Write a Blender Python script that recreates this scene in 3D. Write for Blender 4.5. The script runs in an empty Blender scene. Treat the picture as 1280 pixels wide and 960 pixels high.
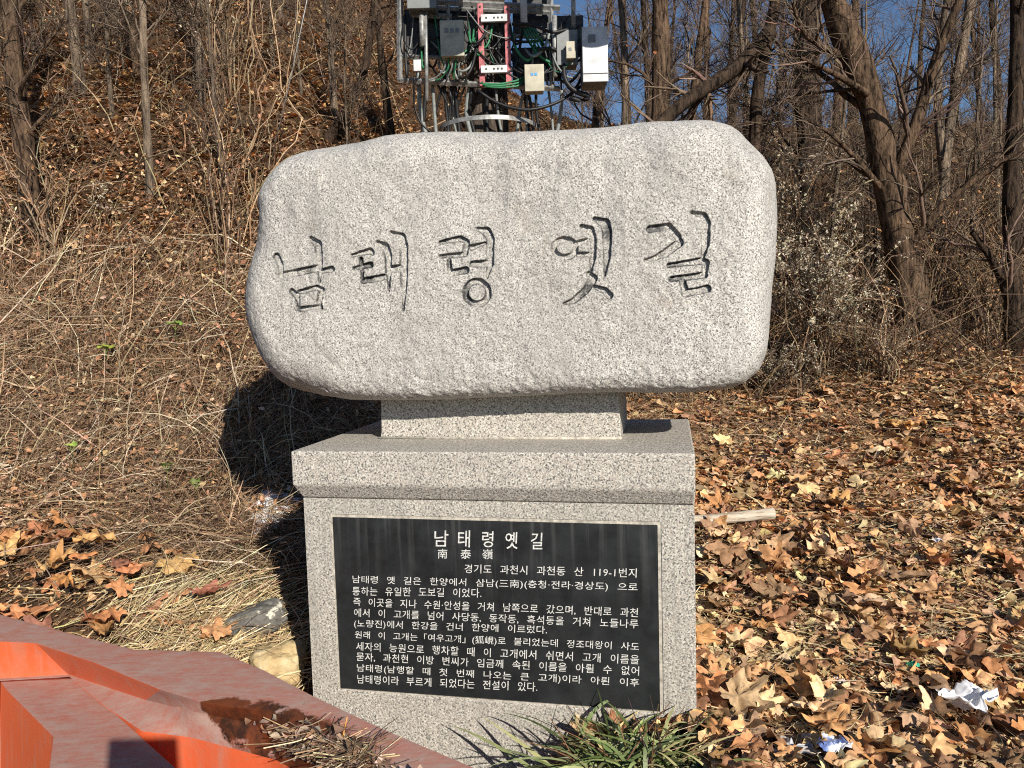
import bpy, bmesh, math
import numpy as np
from mathutils import Vector, Matrix

# ------------------------------------------------------------------ camera, light, exposure
S = bpy.context.scene
COL = S.collection
FPX, CAMZ = 962.0, 1.52
PITCH, ROLL, YAW = 0.0763, -0.0283, 0.2051          # yaw: how far the pedestal is turned to the view
_cp, _sp, _cr, _sr = math.cos(PITCH), math.sin(PITCH), math.cos(ROLL), math.sin(ROLL)
FW = np.array([0, _cp, -_sp]); _up0 = np.array([0, _sp, _cp]); _ri0 = np.array([1.0, 0, 0])
RI = _cr * _ri0 + _sr * _up0; UP = -_sr * _ri0 + _cr * _up0
CAM = np.array([0, 0, CAMZ])

def ray(px, py):
    return RI * ((px - 640) / FPX) + FW - UP * ((py - 480) / FPX)
def at_y(px, py, Y):
    d = ray(px, py); return CAM + d * (Y / d[1])
def at_z(px, py, Z):
    d = ray(px, py); return CAM + d * ((Z - CAMZ) / d[2])

cam = bpy.data.cameras.new('camera'); camo = bpy.data.objects.new('camera', cam); COL.objects.link(camo)
cam.sensor_width = 36; cam.lens = FPX / 1280 * 36; cam.clip_start = 0.05; cam.clip_end = 2000
M = Matrix.Identity(4)
for i in range(3):
    M[i][0], M[i][1], M[i][2], M[i][3] = RI[i], UP[i], -FW[i], CAM[i]
camo.matrix_world = M
S.camera = camo

SUNRAY = ray(207, 938); SUNRAY = SUNRAY / np.linalg.norm(SUNRAY)      # travel direction of the sunlight
elev = math.asin(-SUNRAY[2]); azim = math.atan2(-SUNRAY[0], -SUNRAY[1])
world = bpy.data.worlds.new('World'); S.world = world; world.use_nodes = True
nt = world.node_tree; bg = nt.nodes['Background']
sky = nt.nodes.new('ShaderNodeTexSky'); sky.sky_type = 'NISHITA'; sky.sun_disc = False
sky.sun_elevation = elev; sky.sun_rotation = azim; sky.altitude = 300; sky.air_density = 1.0; sky.dust_density = 0.1; sky.ozone_density = 5.0
nt.links.new(sky.outputs[0], bg.inputs[0]); bg.inputs[1].default_value = 0.07
sun = bpy.data.lights.new('sun', 'SUN'); sun.energy = 5.0; sun.angle = math.radians(0.5); sun.color = (1.0, 0.93, 0.82)
suno = bpy.data.objects.new('sun', sun); COL.objects.link(suno); suno.location = (5, -10, 8)
suno.rotation_euler = Vector(SUNRAY).to_track_quat('-Z', 'Y').to_euler()
S.view_settings.view_transform = 'Standard'; S.view_settings.look = 'None'; S.view_settings.gamma = 1
S.view_settings.use_curve_mapping = False; S.view_settings.exposure = 0.38
S.render.engine = 'CYCLES'; S.cycles.max_bounces = 5; S.cycles.diffuse_bounces = 3; S.cycles.glossy_bounces = 2
S.cycles.use_denoising = False; S.cycles.filter_width = 1.1

RNG = np.random.default_rng(7)

# ------------------------------------------------------------------ numpy helpers
def sstep(a, b, x):
    t = np.clip((x - a) / (b - a), 0, 1); return t * t * (3 - 2 * t)
def _hash(ix, iy, iz, seed):
    h = (ix.astype(np.int64) * 374761393 + iy.astype(np.int64) * 668265263 + iz.astype(np.int64) * 2147483647 + seed * 974634777) & 0xffffffff
    h = ((h ^ (h >> 13)) * 1274126177) & 0xffffffff
    h = ((h ^ (h >> 16)) * 2246822519) & 0xffffffff
    return ((h ^ (h >> 15)) & 0xffff) / 32767.5 - 1.0
def vnoise(P, scale=1.0, seed=0):
    Q = np.asarray(P, float) / scale; I = np.floor(Q).astype(np.int64); Fr = Q - I; w = Fr * Fr * Fr * (Fr * (Fr * 6 - 15) + 10)
    out = 0
    for dx in (0, 1):
        for dy in (0, 1):
            for dz in (0, 1):
                k = (w[:, 0] if dx else 1 - w[:, 0]) * (w[:, 1] if dy else 1 - w[:, 1]) * (w[:, 2] if dz else 1 - w[:, 2])
                out = out + k * _hash(I[:, 0] + dx, I[:, 1] + dy, I[:, 2] + dz, seed)
    return out
def fbm(P, scale, octv=3, seed=0, gain=.5):
    a, o = 1.0, 0
    for k in range(octv):
        o = o + a * vnoise(P, scale * .5 ** k, seed + k * 17); a *= gain
    return o

def link(o, parent=None):
    COL.objects.link(o)
    if parent is not None: o.parent = parent
    return o
def tag(o, label=None, cat=None, group=None, kind=None):
    if label: o['label'] = label
    if cat: o['category'] = cat
    if group: o['group'] = group
    if kind: o['kind'] = kind
    return o
def empty(name, loc=(0, 0, 0), rz=0, **k):
    o = bpy.data.objects.new(name, None); o.empty_display_size = .1
    o.location = tuple(loc); o.rotation_euler = (0, 0, rz); COL.objects.link(o)
    return tag(o, **k)

def mesh_np(name, V, faces, mat, parent=None, smooth=True, tint=None, attrs=None, midx=None):
    """V (n,3); faces: list of (m,k) int arrays (k may differ); tint (n,3)"""
    V = np.asarray(V, np.float32)
    if isinstance(faces, np.ndarray): faces = [faces]
    faces = [np.asarray(f, np.int32) for f in faces if len(f)]
    me = bpy.data.meshes.new(name)
    me.vertices.add(len(V)); me.vertices.foreach_set('co', V.ravel())
    li = np.concatenate([f.ravel() for f in faces]); tot = np.concatenate([np.full(len(f), f.shape[1], np.int32) for f in faces])
    st = np.concatenate([[0], np.cumsum(tot)[:-1]]).astype(np.int32)
    me.loops.add(len(li)); me.loops.foreach_set('vertex_index', li.astype(np.int32))
    me.polygons.add(len(tot)); me.polygons.foreach_set('loop_start', st); me.polygons.foreach_set('loop_total', tot)
    me.polygons.foreach_set('use_smooth', np.full(len(tot), bool(smooth)))
    if midx is not None: me.polygons.foreach_set('material_index', np.asarray(midx, np.int32))
    if tint is not None:
        a = me.attributes.new('tint', 'FLOAT_COLOR', 'POINT')
        c = np.ones((len(V), 4), np.float32); c[:, :3] = tint; a.data.foreach_set('color', c.ravel())
    for k, v in (attrs or {}).items():
        a = me.attributes.new(k, 'FLOAT', 'POINT'); a.data.foreach_set('value', np.asarray(v, np.float32))
    me.update(calc_edges=True)
    for m in (mat if isinstance(mat, (list, tuple)) else [mat]): me.materials.append(m)
    return link(bpy.data.objects.new(name, me), parent)

class MB:
    """collects pieces of ONE part"""
    def __init__(s): s.V = []; s.F = {}; s.T = []; s.n = 0
    def add(s, V, F, tint=None):
        V = np.asarray(V, float).reshape(-1, 3)
        for f in (F if isinstance(F, list) else [F]):
            f = np.asarray(f)
            if len(f): s.F.setdefault(f.shape[1], []).append(f + s.n)
        s.V.append(V); s.n += len(V)
        s.T.append(np.broadcast_to(np.asarray(tint if tint is not None else (1, 1, 1), float), V.shape))
        return s
    def box(s, lo, hi, tint=None):
        lo, hi = np.minimum(lo, hi), np.maximum(lo, hi)
        V = np.array([[(lo, hi)[i][0], (lo, hi)[j][1], (lo, hi)[k][2]] for i in (0, 1) for j in (0, 1) for k in (0, 1)])
        return s.add(V, np.array([[0, 1, 3, 2], [4, 6, 7, 5], [0, 4, 5, 1], [2, 3, 7, 6], [0, 2, 6, 4], [1, 5, 7, 3]]), tint)
    def tube(s, P, r, sides=8, tint=None, caps=True):
        P = np.asarray(P, float)[None]; r = np.broadcast_to(np.asarray(r, float), P.shape[1])[None]
        V, F = tubes(P, r, sides); k = P.shape[1]
        FF = [F]
        if caps: FF.append(np.array([list(range(sides))[::-1], [(k - 1) * sides + i for i in range(sides)]]))
        return s.add(V, FF, tint)
    def build(s, name, mat, parent=None, smooth=False, use_tint=False):
        F = [np.concatenate(v) for v in s.F.values()]
        return mesh_np(name, np.concatenate(s.V), F, mat, parent, smooth, np.concatenate(s.T) if use_tint else None)

def tubes(P, R, sides):
    """P (M,K,3) R (M,K) -> verts, quads"""
    Mn, K, _ = P.shape
    T = np.gradient(P, axis=1); T /= np.linalg.norm(T, axis=2, keepdims=True) + 1e-9
    mean = P[:, -1] - P[:, 0]; mean /= np.linalg.norm(mean, axis=1, keepdims=True) + 1e-9
    ref = np.where(np.abs(mean[:, 2:3]) < .8, np.array([[0, 0, 1.0]]), np.array([[1.0, 0, 0]]))
    A = np.cross(T, ref[:, None, :]); A /= np.linalg.norm(A, axis=2, keepdims=True) + 1e-9
    B = np.cross(T, A)
    th = np.arange(sides) / sides * 2 * np.pi
    V = P[:, :, None, :] + R[:, :, None, None] * (np.cos(th)[None, None, :, None] * A[:, :, None, :] + np.sin(th)[None, None, :, None] * B[:, :, None, :])
    m, k, q = np.meshgrid(np.arange(Mn), np.arange(K - 1), np.arange(sides), indexing='ij')
    a = (m * K + k) * sides + q; b = (m * K + k) * sides + (q + 1) % sides
    F = np.stack([a, b, b + sides, a + sides], -1).reshape(-1, 4)
    return V.reshape(-1, 3), F

def ribbons(P, Wd, rng):
    """flat blades: P (M,K,3), Wd (M,K)"""
    Mn, K, _ = P.shape
    T = np.gradient(P, axis=1); T /= np.linalg.norm(T, axis=2, keepdims=True) + 1e-9
    rv = rng.normal(size=(Mn, 1, 3)); rv[:, :, 1] -= .3
    A = np.cross(T, rv); A /= np.linalg.norm(A, axis=2, keepdims=True) + 1e-9
    V = np.stack([P - A * Wd[..., None] * .5, P + A * Wd[..., None] * .5], 2).reshape(-1, 3)
    m, k = np.meshgrid(np.arange(Mn), np.arange(K - 1), indexing='ij')
    a = (m * K + k) * 2
    return V, np.stack([a, a + 1, a + 3, a + 2], -1).reshape(-1, 4)

def rot_inst(tpl, pos, yaw, tilt, tdir, scale, extra=None):
    """place template verts (n,3) or (M,n,3) at M positions; tilt about a horizontal axis tdir"""
    T = tpl if tpl.ndim == 3 else np.broadcast_to(tpl, (len(pos),) + tpl.shape)
    T = T * scale[:, None, None]
    c, s = np.cos(yaw)[:, None], np.sin(yaw)[:, None]
    x = T[..., 0] * c - T[..., 1] * s; y = T[..., 0] * s + T[..., 1] * c; z = T[..., 2]
    ca, sa = np.cos(tdir)[:, None], np.sin(tdir)[:, None]
    u = x * ca + y * sa; v = -x * sa + y * ca
    ct, st = np.cos(tilt)[:, None], np.sin(tilt)[:, None]
    u2 = u * ct + z * st; z2 = -u * st + z * ct
    X = u2 * ca - v * sa; Y = u2 * sa + v * ca
    return np.stack([X, Y, z2], -1) + pos[:, None, :]

# ------------------------------------------------------------------ materials
def nmat(name, rough=.8, spec=.3):
    m = bpy.data.materials.new(name); m.use_nodes = True
    b = m.node_tree.nodes['Principled BSDF']; b.inputs['Roughness'].default_value = rough
    b.inputs['Specular IOR Level'].default_value = spec
    return m, m.node_tree, b
def N(nt, t, **k):
    n = nt.nodes.new('ShaderNode' + t)
    for a, v in k.items():
        if a in n.inputs: n.inputs[a].default_value = v
        else: setattr(n, a, v)
    return n
def noise(nt, scale, detail=4, vec=None, rough=.55):
    n = N(nt, 'TexNoise', Scale=scale, Detail=detail, Roughness=rough)
    if vec is not None: nt.links.new(vec, n.inputs['Vector'])
    return n.outputs['Fac']
def ramp(nt, fac, stops, interp='LINEAR'):
    r = nt.nodes.new('ShaderNodeValToRGB'); r.color_ramp.interpolation = interp; el = r.color_ramp.elements
    while len(el) < len(stops): el.new(.5)
    for e, (p, c) in zip(el, stops):
        e.position = p; e.color = tuple(c) + (1,) if len(c) == 3 else c
    nt.links.new(fac, r.inputs[0]); return r.outputs[0]
def mix(nt, fac, a, b, mode='MIX'):
    n = nt.nodes.new('ShaderNodeMix'); n.data_type = 'RGBA'; n.blend_type = mode
    for s, v in ((n.inputs[0], fac), (n.inputs[6], a), (n.inputs[7], b)):
        if hasattr(v, 'is_linked'): nt.links.new(v, s)
        else: s.default_value = v if not isinstance(v, tuple) else (tuple(v) + (1,))[:4]
    return n.outputs[2]
def math_(nt, op, a, b=None, clamp=False):
    n = nt.nodes.new('ShaderNodeMath'); n.operation = op; n.use_clamp = clamp
    for i, v in enumerate((a, b)):
        if v is None: continue
        if hasattr(v, 'is_linked'): nt.links.new(v, n.inputs[i])
        else: n.inputs[i].default_value = v
    return n.outputs[0]
def coord(nt, which='Object', sc=None):
    c = nt.nodes.new('ShaderNodeTexCoord').outputs[which]
    if sc is None: return c
    m = nt.nodes.new('ShaderNodeMapping'); m.inputs['Scale'].default_value = sc; nt.links.new(c, m.inputs[0]); return m.outputs[0]
def bump(nt, b, h, strength=.5, dist=.01):
    n = N(nt, 'Bump', Strength=strength, Distance=dist); nt.links.new(h, n.inputs['Height']); nt.links.new(n.outputs[0], b.inputs['Normal'])

def granite(name, light, dark, pink, speck=120, contrast=1.0, stain=.35, streak=0.0, ink=False):
    m, nt, b = nmat(name, .75, .25)
    co = coord(nt); mp_ = nt.nodes.new('ShaderNodeMapping'); mp_.inputs['Location'].default_value = (.1371, .2713, .0937); mp_.inputs['Rotation'].default_value = (.61, .37, .83)
    nt.links.new(co, mp_.inputs[0]); co0 = co; co = mp_.outputs[0]            # turned, so that no cut face lies along the grain of the noise
    n1 = noise(nt, speck, 2, co, .6); n2 = noise(nt, speck * .55, 2, co, .5); n3 = noise(nt, speck * 2.2, 1, co)
    base = ramp(nt, n1, [(.385, dark), (.455, tuple(.5 * l + .5 * d for l, d in zip(light, dark))), (.535, light), (.68, tuple(min(1, l * 1.35) for l in light))])
    base = mix(nt, ramp(nt, n2, [(.5, (0, 0, 0)), (.62, (.75, .75, .75))]), base, pink)
    base = mix(nt, ramp(nt, n3, [(.3, (.8, .8, .8)), (.38, (0, 0, 0))]), base, tuple(d * .6 for d in dark))
    big = noise(nt, 4.5, 5, coord(nt, 'Object', (1, 1, .55)))
    base = mix(nt, ramp(nt, big, [(.38, (stain,) * 3), (.6, (0, 0, 0))]), base, tuple(l * .55 for l in light))
    if streak:
        st = noise(nt, 30, 2, coord(nt, 'Object', (1.6, 1.6, .06)))
        base = mix(nt, ramp(nt, st, [(.5, (0, 0, 0)), (.68, (streak,) * 3)]), base, tuple(l * .5 for l in light))
    if ink:
        sz = nt.nodes.new('ShaderNodeSeparateXYZ'); nt.links.new(co0, sz.inputs[0])
        dr = noise(nt, 7, 6, coord(nt, 'Object', (1.0, 1.0, .22)), .7)
        kz = math_(nt, 'MULTIPLY', math_(nt, 'SUBTRACT', sz.outputs[2], .62), 2.4, True)
        base = mix(nt, math_(nt, 'MULTIPLY', ramp(nt, dr, [(.46, (0, 0, 0)), (.66, (.42, .42, .42))]), kz), base, (.17, .17, .17))
        lc = noise(nt, 5, 5, co, .7)
        base = mix(nt, ramp(nt, lc, [(.60, (0, 0, 0)), (.70, (.35, .35, .35))]), base, (.30, .25, .20))
        at = N(nt, 'Attribute', attribute_name='ink')
        nn = noise(nt, 90, 3, co)
        k = math_(nt, 'MULTIPLY', at.outputs['Fac'], ramp(nt, nn, [(.30, (.25, .25, .25)), (.5, (1, 1, 1))]))
        base = mix(nt, k, base, (.03, .032, .035))
    nt.links.new(base, b.inputs['Base Color'])
    h = math_(nt, 'ADD', noise(nt, 70, 4, co), math_(nt, 'MULTIPLY', n1, .5))
    bump(nt, b, h, .6, .0045)
    return m
def tinted(name, rough=.75, spec=.2, var=.35, scale=60):
    m, nt, b = nmat(name, rough, spec)
    at = N(nt, 'Attribute', attribute_name='tint')
    n = noise(nt, scale, 3, coord(nt))
    c = mix(nt, 1.0, at.outputs['Color'], ramp(nt, n, [(.3, (1 - var,) * 3), (.7, (1 + var,) * 3)]), 'MULTIPLY')
    nt.links.new(c, b.inputs['Base Color']); return m
def plain(name, c, rough=.5, spec=.4, metal=0, var=.15, scale=25):
    m, nt, b = nmat(name, rough, spec); b.inputs['Metallic'].default_value = metal
    n = noise(nt, scale, 4, coord(nt))
    nt.links.new(ramp(nt, n, [(.3, tuple(x * (1 - var) for x in c)), (.7, tuple(min(1, x * (1 + var)) for x in c))]), b.inputs['Base Color'])
    return m
def bark(name, dark, light, scale=9):
    m, nt, b = nmat(name, .9, .1)
    v = coord(nt, 'Object', (1, 1, .30))
    n = math_(nt, 'ADD', math_(nt, 'MULTIPLY', noise(nt, scale * 4.2, 6, v, .72), .5), math_(nt, 'MULTIPLY', noise(nt, scale * 2.6, 3, coord(nt, 'Object', (1, 1, .14)), .6), .5)); w = noise(nt, scale * .35, 3, coord(nt))
    c = ramp(nt, n, [(.40, dark), (.50, tuple((a + b2) / 2 for a, b2 in zip(dark, light))), (.62, light)])
    c = mix(nt, 1.0, c, ramp(nt, w, [(.3, (.7, .7, .7)), (.7, (1.2, 1.15, 1.1))]), 'MULTIPLY')
    nt.links.new(c, b.inputs['Base Color']); bump(nt, b, n, 1.0, .06); return m

G_BOULDER = granite('granite_boulder', (.55, .53, .49), (.125, .119, .112), (.48, .455, .42), 170, stain=.3, streak=.35, ink=True)
G_PED = granite('granite_pedestal', (.51, .48, .425), (.11, .105, .098), (.44, .39, .335), 150, stain=.22)
G_SHAFT = granite('granite_shaft', (.50, .475, .42), (.11, .105, .098), (.43, .385, .33), 150, stain=.28, streak=.45)
M_LEAF = tinted('dry_leaf', .7, .25, .3, 45)
M_STRAW = tinted('dry_straw', .7, .2, .25, 30)
M_TWIG = tinted('twig', .85, .1, .3, 40)
M_GREEN = tinted('green_blade', .5, .35, .25, 30)
BARK_BROWN = bark('bark_brown', (.014, .010, .008), (.20, .135, .09))
BARK_DARK = bark('bark_dark', (.008, .006, .005), (.10, .07, .05))
BARK_GREY = bark('bark_grey', (.05, .04, .032), (.32, .25, .185), 8)

# ------------------------------------------------------------------ terrain
def terr(X, Y, rough=True):
    X = np.asarray(X, float); Y = np.asarray(Y, float)
    u = X / np.maximum(Y, 2.0)
    a = sstep(-.30, .14, u)
    toe = 4.82 + 3.43 * a
    kb = .19 * (1 - a) + .125 * a
    base = kb * np.clip(np.minimum(Y, toe) - 2.9, 0, None)
    Yr = 24 + 60 * sstep(-.08, -.32, u) - 2.5 * sstep(.1, .5, u)
    d = np.minimum(Y, Yr) - toe
    k = 3.5; d = np.where(d * k > 30, d, np.log1p(np.exp(np.clip(d * k, -40, 30))) / k)
    left = np.where(d < 3.2, d * 1.0, 3.2 + (d - 3.2) * .62)
    right = .43 * d
    base = base - .27 * sstep(.62, -.1, X) * sstep(3.9, 2.7, Y)
    Z = base + left * (1 - a) + right * a + .03 * np.maximum(Y - Yr, 0)
    if rough:
        P = np.stack([X.ravel(), Y.ravel(), np.zeros(X.size)], 1)
        m = sstep(4.0, 9.0, Y).ravel()
        n = .035 * vnoise(P, .55, 3) + .02 * vnoise(P, .22, 5) + m * (.16 * vnoise(P, 2.1, 8) + .45 * vnoise(P, 7.0, 9))
        Z = Z + n.reshape(X.shape)
    return Z

def grid_axis(segs):
    return np.unique(np.concatenate([np.linspace(a, b, n) for a, b, n in segs]))
gx = grid_axis([(-400, -40, 14), (-40, -9, 45), (-9, 9, 150), (9, 40, 45), (40, 400, 14)])
gy = grid_axis([(-60, -2, 16), (-2, 1.5, 10), (1.5, 12, 130), (12, 40, 80), (40, 120, 30), (120, 500, 12)])
GX, GY = np.meshgrid(gx, gy, indexing='ij'); GZ = terr(GX, GY)
ii, jj = np.meshgrid(np.arange(len(gx) - 1), np.arange(len(gy) - 1), indexing='ij')
a0 = ii * len(gy) + jj
mg, nt, b = nmat('forest_soil', .95, .1)
co = coord(nt)
c = ramp(nt, noise(nt, 2.2, 8, co, .7), [(.3, (.035, .022, .014)), (.5, (.09, .055, .033)), (.7, (.19, .115, .068))])
c = mix(nt, 1.0, c, ramp(nt, noise(nt, 45, 4, co, .7), [(.3, (.45, .45, .45)), (.7, (1.5, 1.45, 1.35))]), 'MULTIPLY')
nt.links.new(c, b.inputs['Base Color']); bump(nt, b, noise(nt, 30, 6, co, .7), 1.0, .05)
g = mesh_np('ground', np.stack([GX, GY, GZ], -1).reshape(-1, 3), np.stack([a0, a0 + len(gy), a0 + len(gy) + 1, a0 + 1], -1).reshape(-1, 4), mg)
tag(g, kind='structure')

# ------------------------------------------------------------------ pedestal
P0 = np.array([-.121, 2.845, 1.05]); cY, sY = math.cos(YAW), math.sin(YAW)
def to_ped(p):          # world -> pedestal axes (origin: top front edge of the cap, middle)
    d = np.asarray(p) - P0; return np.stack([d[..., 0] * cY - d[..., 1] * sY, d[..., 0] * sY + d[..., 1] * cY, d[..., 2]], -1)
def ped_plane(px, py, yp):
    o = to_ped(CAM); d = to_ped(CAM + ray(px, py)) - o
    t = (yp - o[1]) / d[1]; return o + d * t

ped = empty('stone_pedestal', P0 - np.array([0, 0, 1.05]), -YAW, label='speckled granite pedestal with a projecting cap and black inscribed plaque', cat='pedestal')
Z0 = 1.05                                            # pedestal parts are modelled in its own axes, z from the base
def bevelled(o, w, seg=3):
    m = o.modifiers.new('bevel', 'BEVEL'); m.width = w; m.segments = seg; m.limit_method = 'ANGLE'; m.angle_limit = math.radians(25)
    return o
def solid(name, rings, mat, parent, bev=.006):
    """rings: list of (x0,x1,y0,y1,z) from bottom to top"""
    V = []; F = []
    for x0, x1, y0, y1, z in rings: V += [(x0, y0, z), (x1, y0, z), (x1, y1, z), (x0, y1, z)]
    for k in range(len(rings) - 1):
        for i in range(4):
            a, b2 = k * 4 + i, k * 4 + (i + 1) % 4; F.append((a, b2, b2 + 4, a + 4))
    F.append((3, 2, 1, 0)); n = len(rings) * 4; F.append((n - 4, n - 3, n - 2, n - 1))
    o = mesh_np(name, V, np.array(F), mat, parent, smooth=False)
    return bevelled(o, bev)
hw = .775
solid('cap', [(-hw + .0236, hw - .001, .038, .945, Z0 - .1935), (-hw, hw + .001, 0, .982, Z0 - .1335), (-hw, hw + .001, 0, .982, Z0)], G_PED, ped, .008)
sx0, sx1, sy = -hw + .0245, hw - .002, .039
px0, px1, pz0, pz1 = -.6318, .6413, Z0 - .9776, Z0 - .2705
gb, gl = .012, .004                                             # cement border round the plaque
# shaft with a sunk panel for the plaque
def shaft():
    y0, y1, zt, zb = sy, .944, Z0 - .1945, -.35
    q = [(px0 - gl, pz0 - gl), (px1 + gb, pz0 - gl), (px1 + gb, pz1 + gb), (px0 - gl, pz1 + gb)]
    o = [(sx0, zb), (sx1, zb), (sx1, zt), (sx0, zt)]
    V = [(x, y0, z) for x, z in o] + [(x, y0, z) for x, z in q] + [(x, y0 + .02, z) for x, z in q] + [(x, y1, z) for x, z in o]
    F = []
    for i in range(4):
        j = (i + 1) % 4
        F += [(i, j, 4 + j, 4 + i), (4 + i, 4 + j, 8 + j, 8 + i), (j, i, 12 + i, 12 + j)]
    F += [(8, 9, 10, 11), (15, 14, 13, 12)]
    return mesh_np('shaft', V, np.array(F), G_SHAFT, ped, smooth=False)
bevelled(shaft(), .004, 2)
# cement border
mc = plain('cement_grout', (.42, .39, .33), .9, .1, var=.4, scale=60)
m_ = MB()
for lo, hi in (((px0 - gl, pz1), (px1 + gb, pz1 + gb)), ((px0 - gl, pz0 - gl), (px1 + gb, pz0)), ((px0 - gl, pz0), (px0, pz1)), ((px1, pz0), (px1 + gb, pz1))):
    m_.box((lo[0], sy + .003, lo[1]), (hi[0], sy + .021, hi[1]))
m_.build('grout_border', mc, ped)
# plaque
mp, nt, b = nmat('polished_black_stone', .32, .5)
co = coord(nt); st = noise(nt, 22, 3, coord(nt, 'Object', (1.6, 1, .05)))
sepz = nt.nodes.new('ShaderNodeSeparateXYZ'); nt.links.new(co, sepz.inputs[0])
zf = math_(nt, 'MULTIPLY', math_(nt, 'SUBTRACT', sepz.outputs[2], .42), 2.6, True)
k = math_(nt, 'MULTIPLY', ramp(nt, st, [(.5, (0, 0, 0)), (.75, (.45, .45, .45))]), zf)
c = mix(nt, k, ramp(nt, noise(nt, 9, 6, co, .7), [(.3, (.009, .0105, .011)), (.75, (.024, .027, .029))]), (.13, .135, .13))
sc_ = noise(nt, 160, 2, co)
c = mix(nt, ramp(nt, sc_, [(.74, (0, 0, 0)), (.8, (.5, .5, .5))]), c, (.2, .2, .19))
nt.links.new(c, b.inputs['Base Color'])
nt.links.new(ramp(nt, noise(nt, 14, 4, co), [(.3, (.3, .3, .3)), (.7, (.55, .55, .55))]), b.inputs['Roughness'])
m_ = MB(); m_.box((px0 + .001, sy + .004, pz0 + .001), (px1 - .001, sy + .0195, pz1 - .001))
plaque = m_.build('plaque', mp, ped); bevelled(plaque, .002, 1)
# inscription: every line is stretched between the two ends measured on the plaque
FACE = sy + .004
def ppt(px, py): p = ped_plane(px, py, FACE); return np.array([p[0], p[2] + Z0])
LINES = [
 ('남', 543.5, 663, 561, 683), ('태', 573, 663, 588, 684), ('령', 603, 664, 617, 684), ('옛', 632, 665, 647.5, 686), ('길', 664, 666, 678.5, 686.5),
 ('南', 547.5, 686, 559.5, 698), ('泰', 576, 686.5, 589, 698.5), ('嶺', 603, 686.5, 616.5, 699),
 ('경기도 과천시 과천동 산 119-1번지', 581, 704, 796, 723),
 ('남태령 옛 길은 한양에서 삼남(三南)(충청·전라·경상도) 으로', 441, 718, 797, 741.5),
 ('통하는 유일한 도보길 이었다.', 441, 732, 602, 748),
 ('즉 이곳을 지나 수원·안성을 거쳐 남쪽으로 갔으며, 반대로 과천', 442, 745.5, 797.5, 773),
 ('에서 이 고개를 넘어 사당동, 동작동, 흑석동을 거쳐 노들나루', 443, 759, 798, 787),
 ('(노량진)에서 한강을 건너 한양에 이르렀다.', 443, 773, 684, 795),
 ('원래 이 고개는「여우고개」(狐峴)로 불리었는데 정조대왕이 사도', 444, 787, 799, 816),
 ('세자의 능원으로 행차할 때 이 고개에서 쉬면서 고개 이름을', 445.5, 801, 799, 831.5),
 ('묻자, 과천현 이방 변씨가 임금께 속된 이름을 아뢸 수 없어', 446, 814, 799, 846),
 ('남태령(남행할 때 첫 번째 나오는 큰 고개)이라 아뢴 이후', 446.5, 828.5, 799, 861),
 ('남태령이라 부르게 되었다는 전설이 있다.', 447, 842, 672, 865.5)]
LROW = {}
for s_, xa, ya, xb, yb in LINES:
    cu = bpy.data.curves.new('line', 'FONT'); cu.body = s_; cu.resolution_u = 2; cu.space_word = 2.6; cu.offset = .001 if len(s_) > 1 else .004
    cu.space_character = 1.04
    to = bpy.data.objects.new('line', cu); COL.objects.link(to)
    me = to.to_mesh(); n = len(me.vertices)
    v = np.zeros(n * 3, np.float32); me.vertices.foreach_get('co', v); v = v.reshape(-1, 3)
    FT = {}
    for p in me.polygons: FT.setdefault(len(p.vertices), []).append(list(p.vertices))
    bpy.data.objects.remove(to)
    h = 11.0 if len(s_) > 1 else yb - ya                 # height of a line in photo pixels
    o_ = 1.1 if len(s_) > 1 else 0; A = ppt(xa, ya + h + o_); B = ppt(xb, yb - o_); C_ = ppt(xa, ya + o_)
    lo, hi = v.min(0), v.max(0)
    ux = (v[:, 0] - lo[0]) / (hi[0] - lo[0]); uz = (v[:, 1] - lo[1]) / (hi[1] - lo[1])
    ux = ux + (.10 * (uz - .5) * h / max(xb - xa, 1)) * .6
    V = np.stack([A[0] + (B[0] - A[0]) * ux, np.full(n, FACE - .0012), A[1] + (B[1] - A[1]) * ux + (C_[1] - A[1]) * uz], 1)
    jz = np.stack([V[:, 0], V[:, 2], V[:, 0] * 0], 1); V[:, 0] += .0006 * vnoise(jz, .007, 81); V[:, 2] += .0006 * vnoise(jz, .007, 82)     # hand-cut unevenness
    LROW.setdefault(round(ya) if len(s_) > 1 else ('title' if len(LROW.get('title', [])) < 5 else 'hanja'), []).append((V, [np.array(f) for f in FT.values()]))
M_LET = plain('white_letter_paint', (.60, .60, .57), .75, .2, var=.35, scale=120)
for key, items in LROW.items():
    tx = MB()
    for V, F in items: tx.add(V, F)
    tx.build('title_lettering' if key == 'title' else 'text_line', M_LET, plaque)
# neck
n0, n1, ny0, ny1 = -.5304, .4952, .3307, .80
solid('neck', [(n0, n1, ny0, ny1, Z0 + .001), (n0 + .006, n1, ny0, ny1, Z0 + .03), (n0 + .012, n1 - .008, ny0 + .004, ny1, Z0 + .30)], G_PED, ped, .006)
m_ = MB(); m_.tube([(n0 - .004, ny0 - .003, Z0 + .004), (n1 + .004, ny0 - .003, Z0 + .004)], .006, 8); m_.build('mortar_joint', mc, ped, smooth=True)

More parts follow.
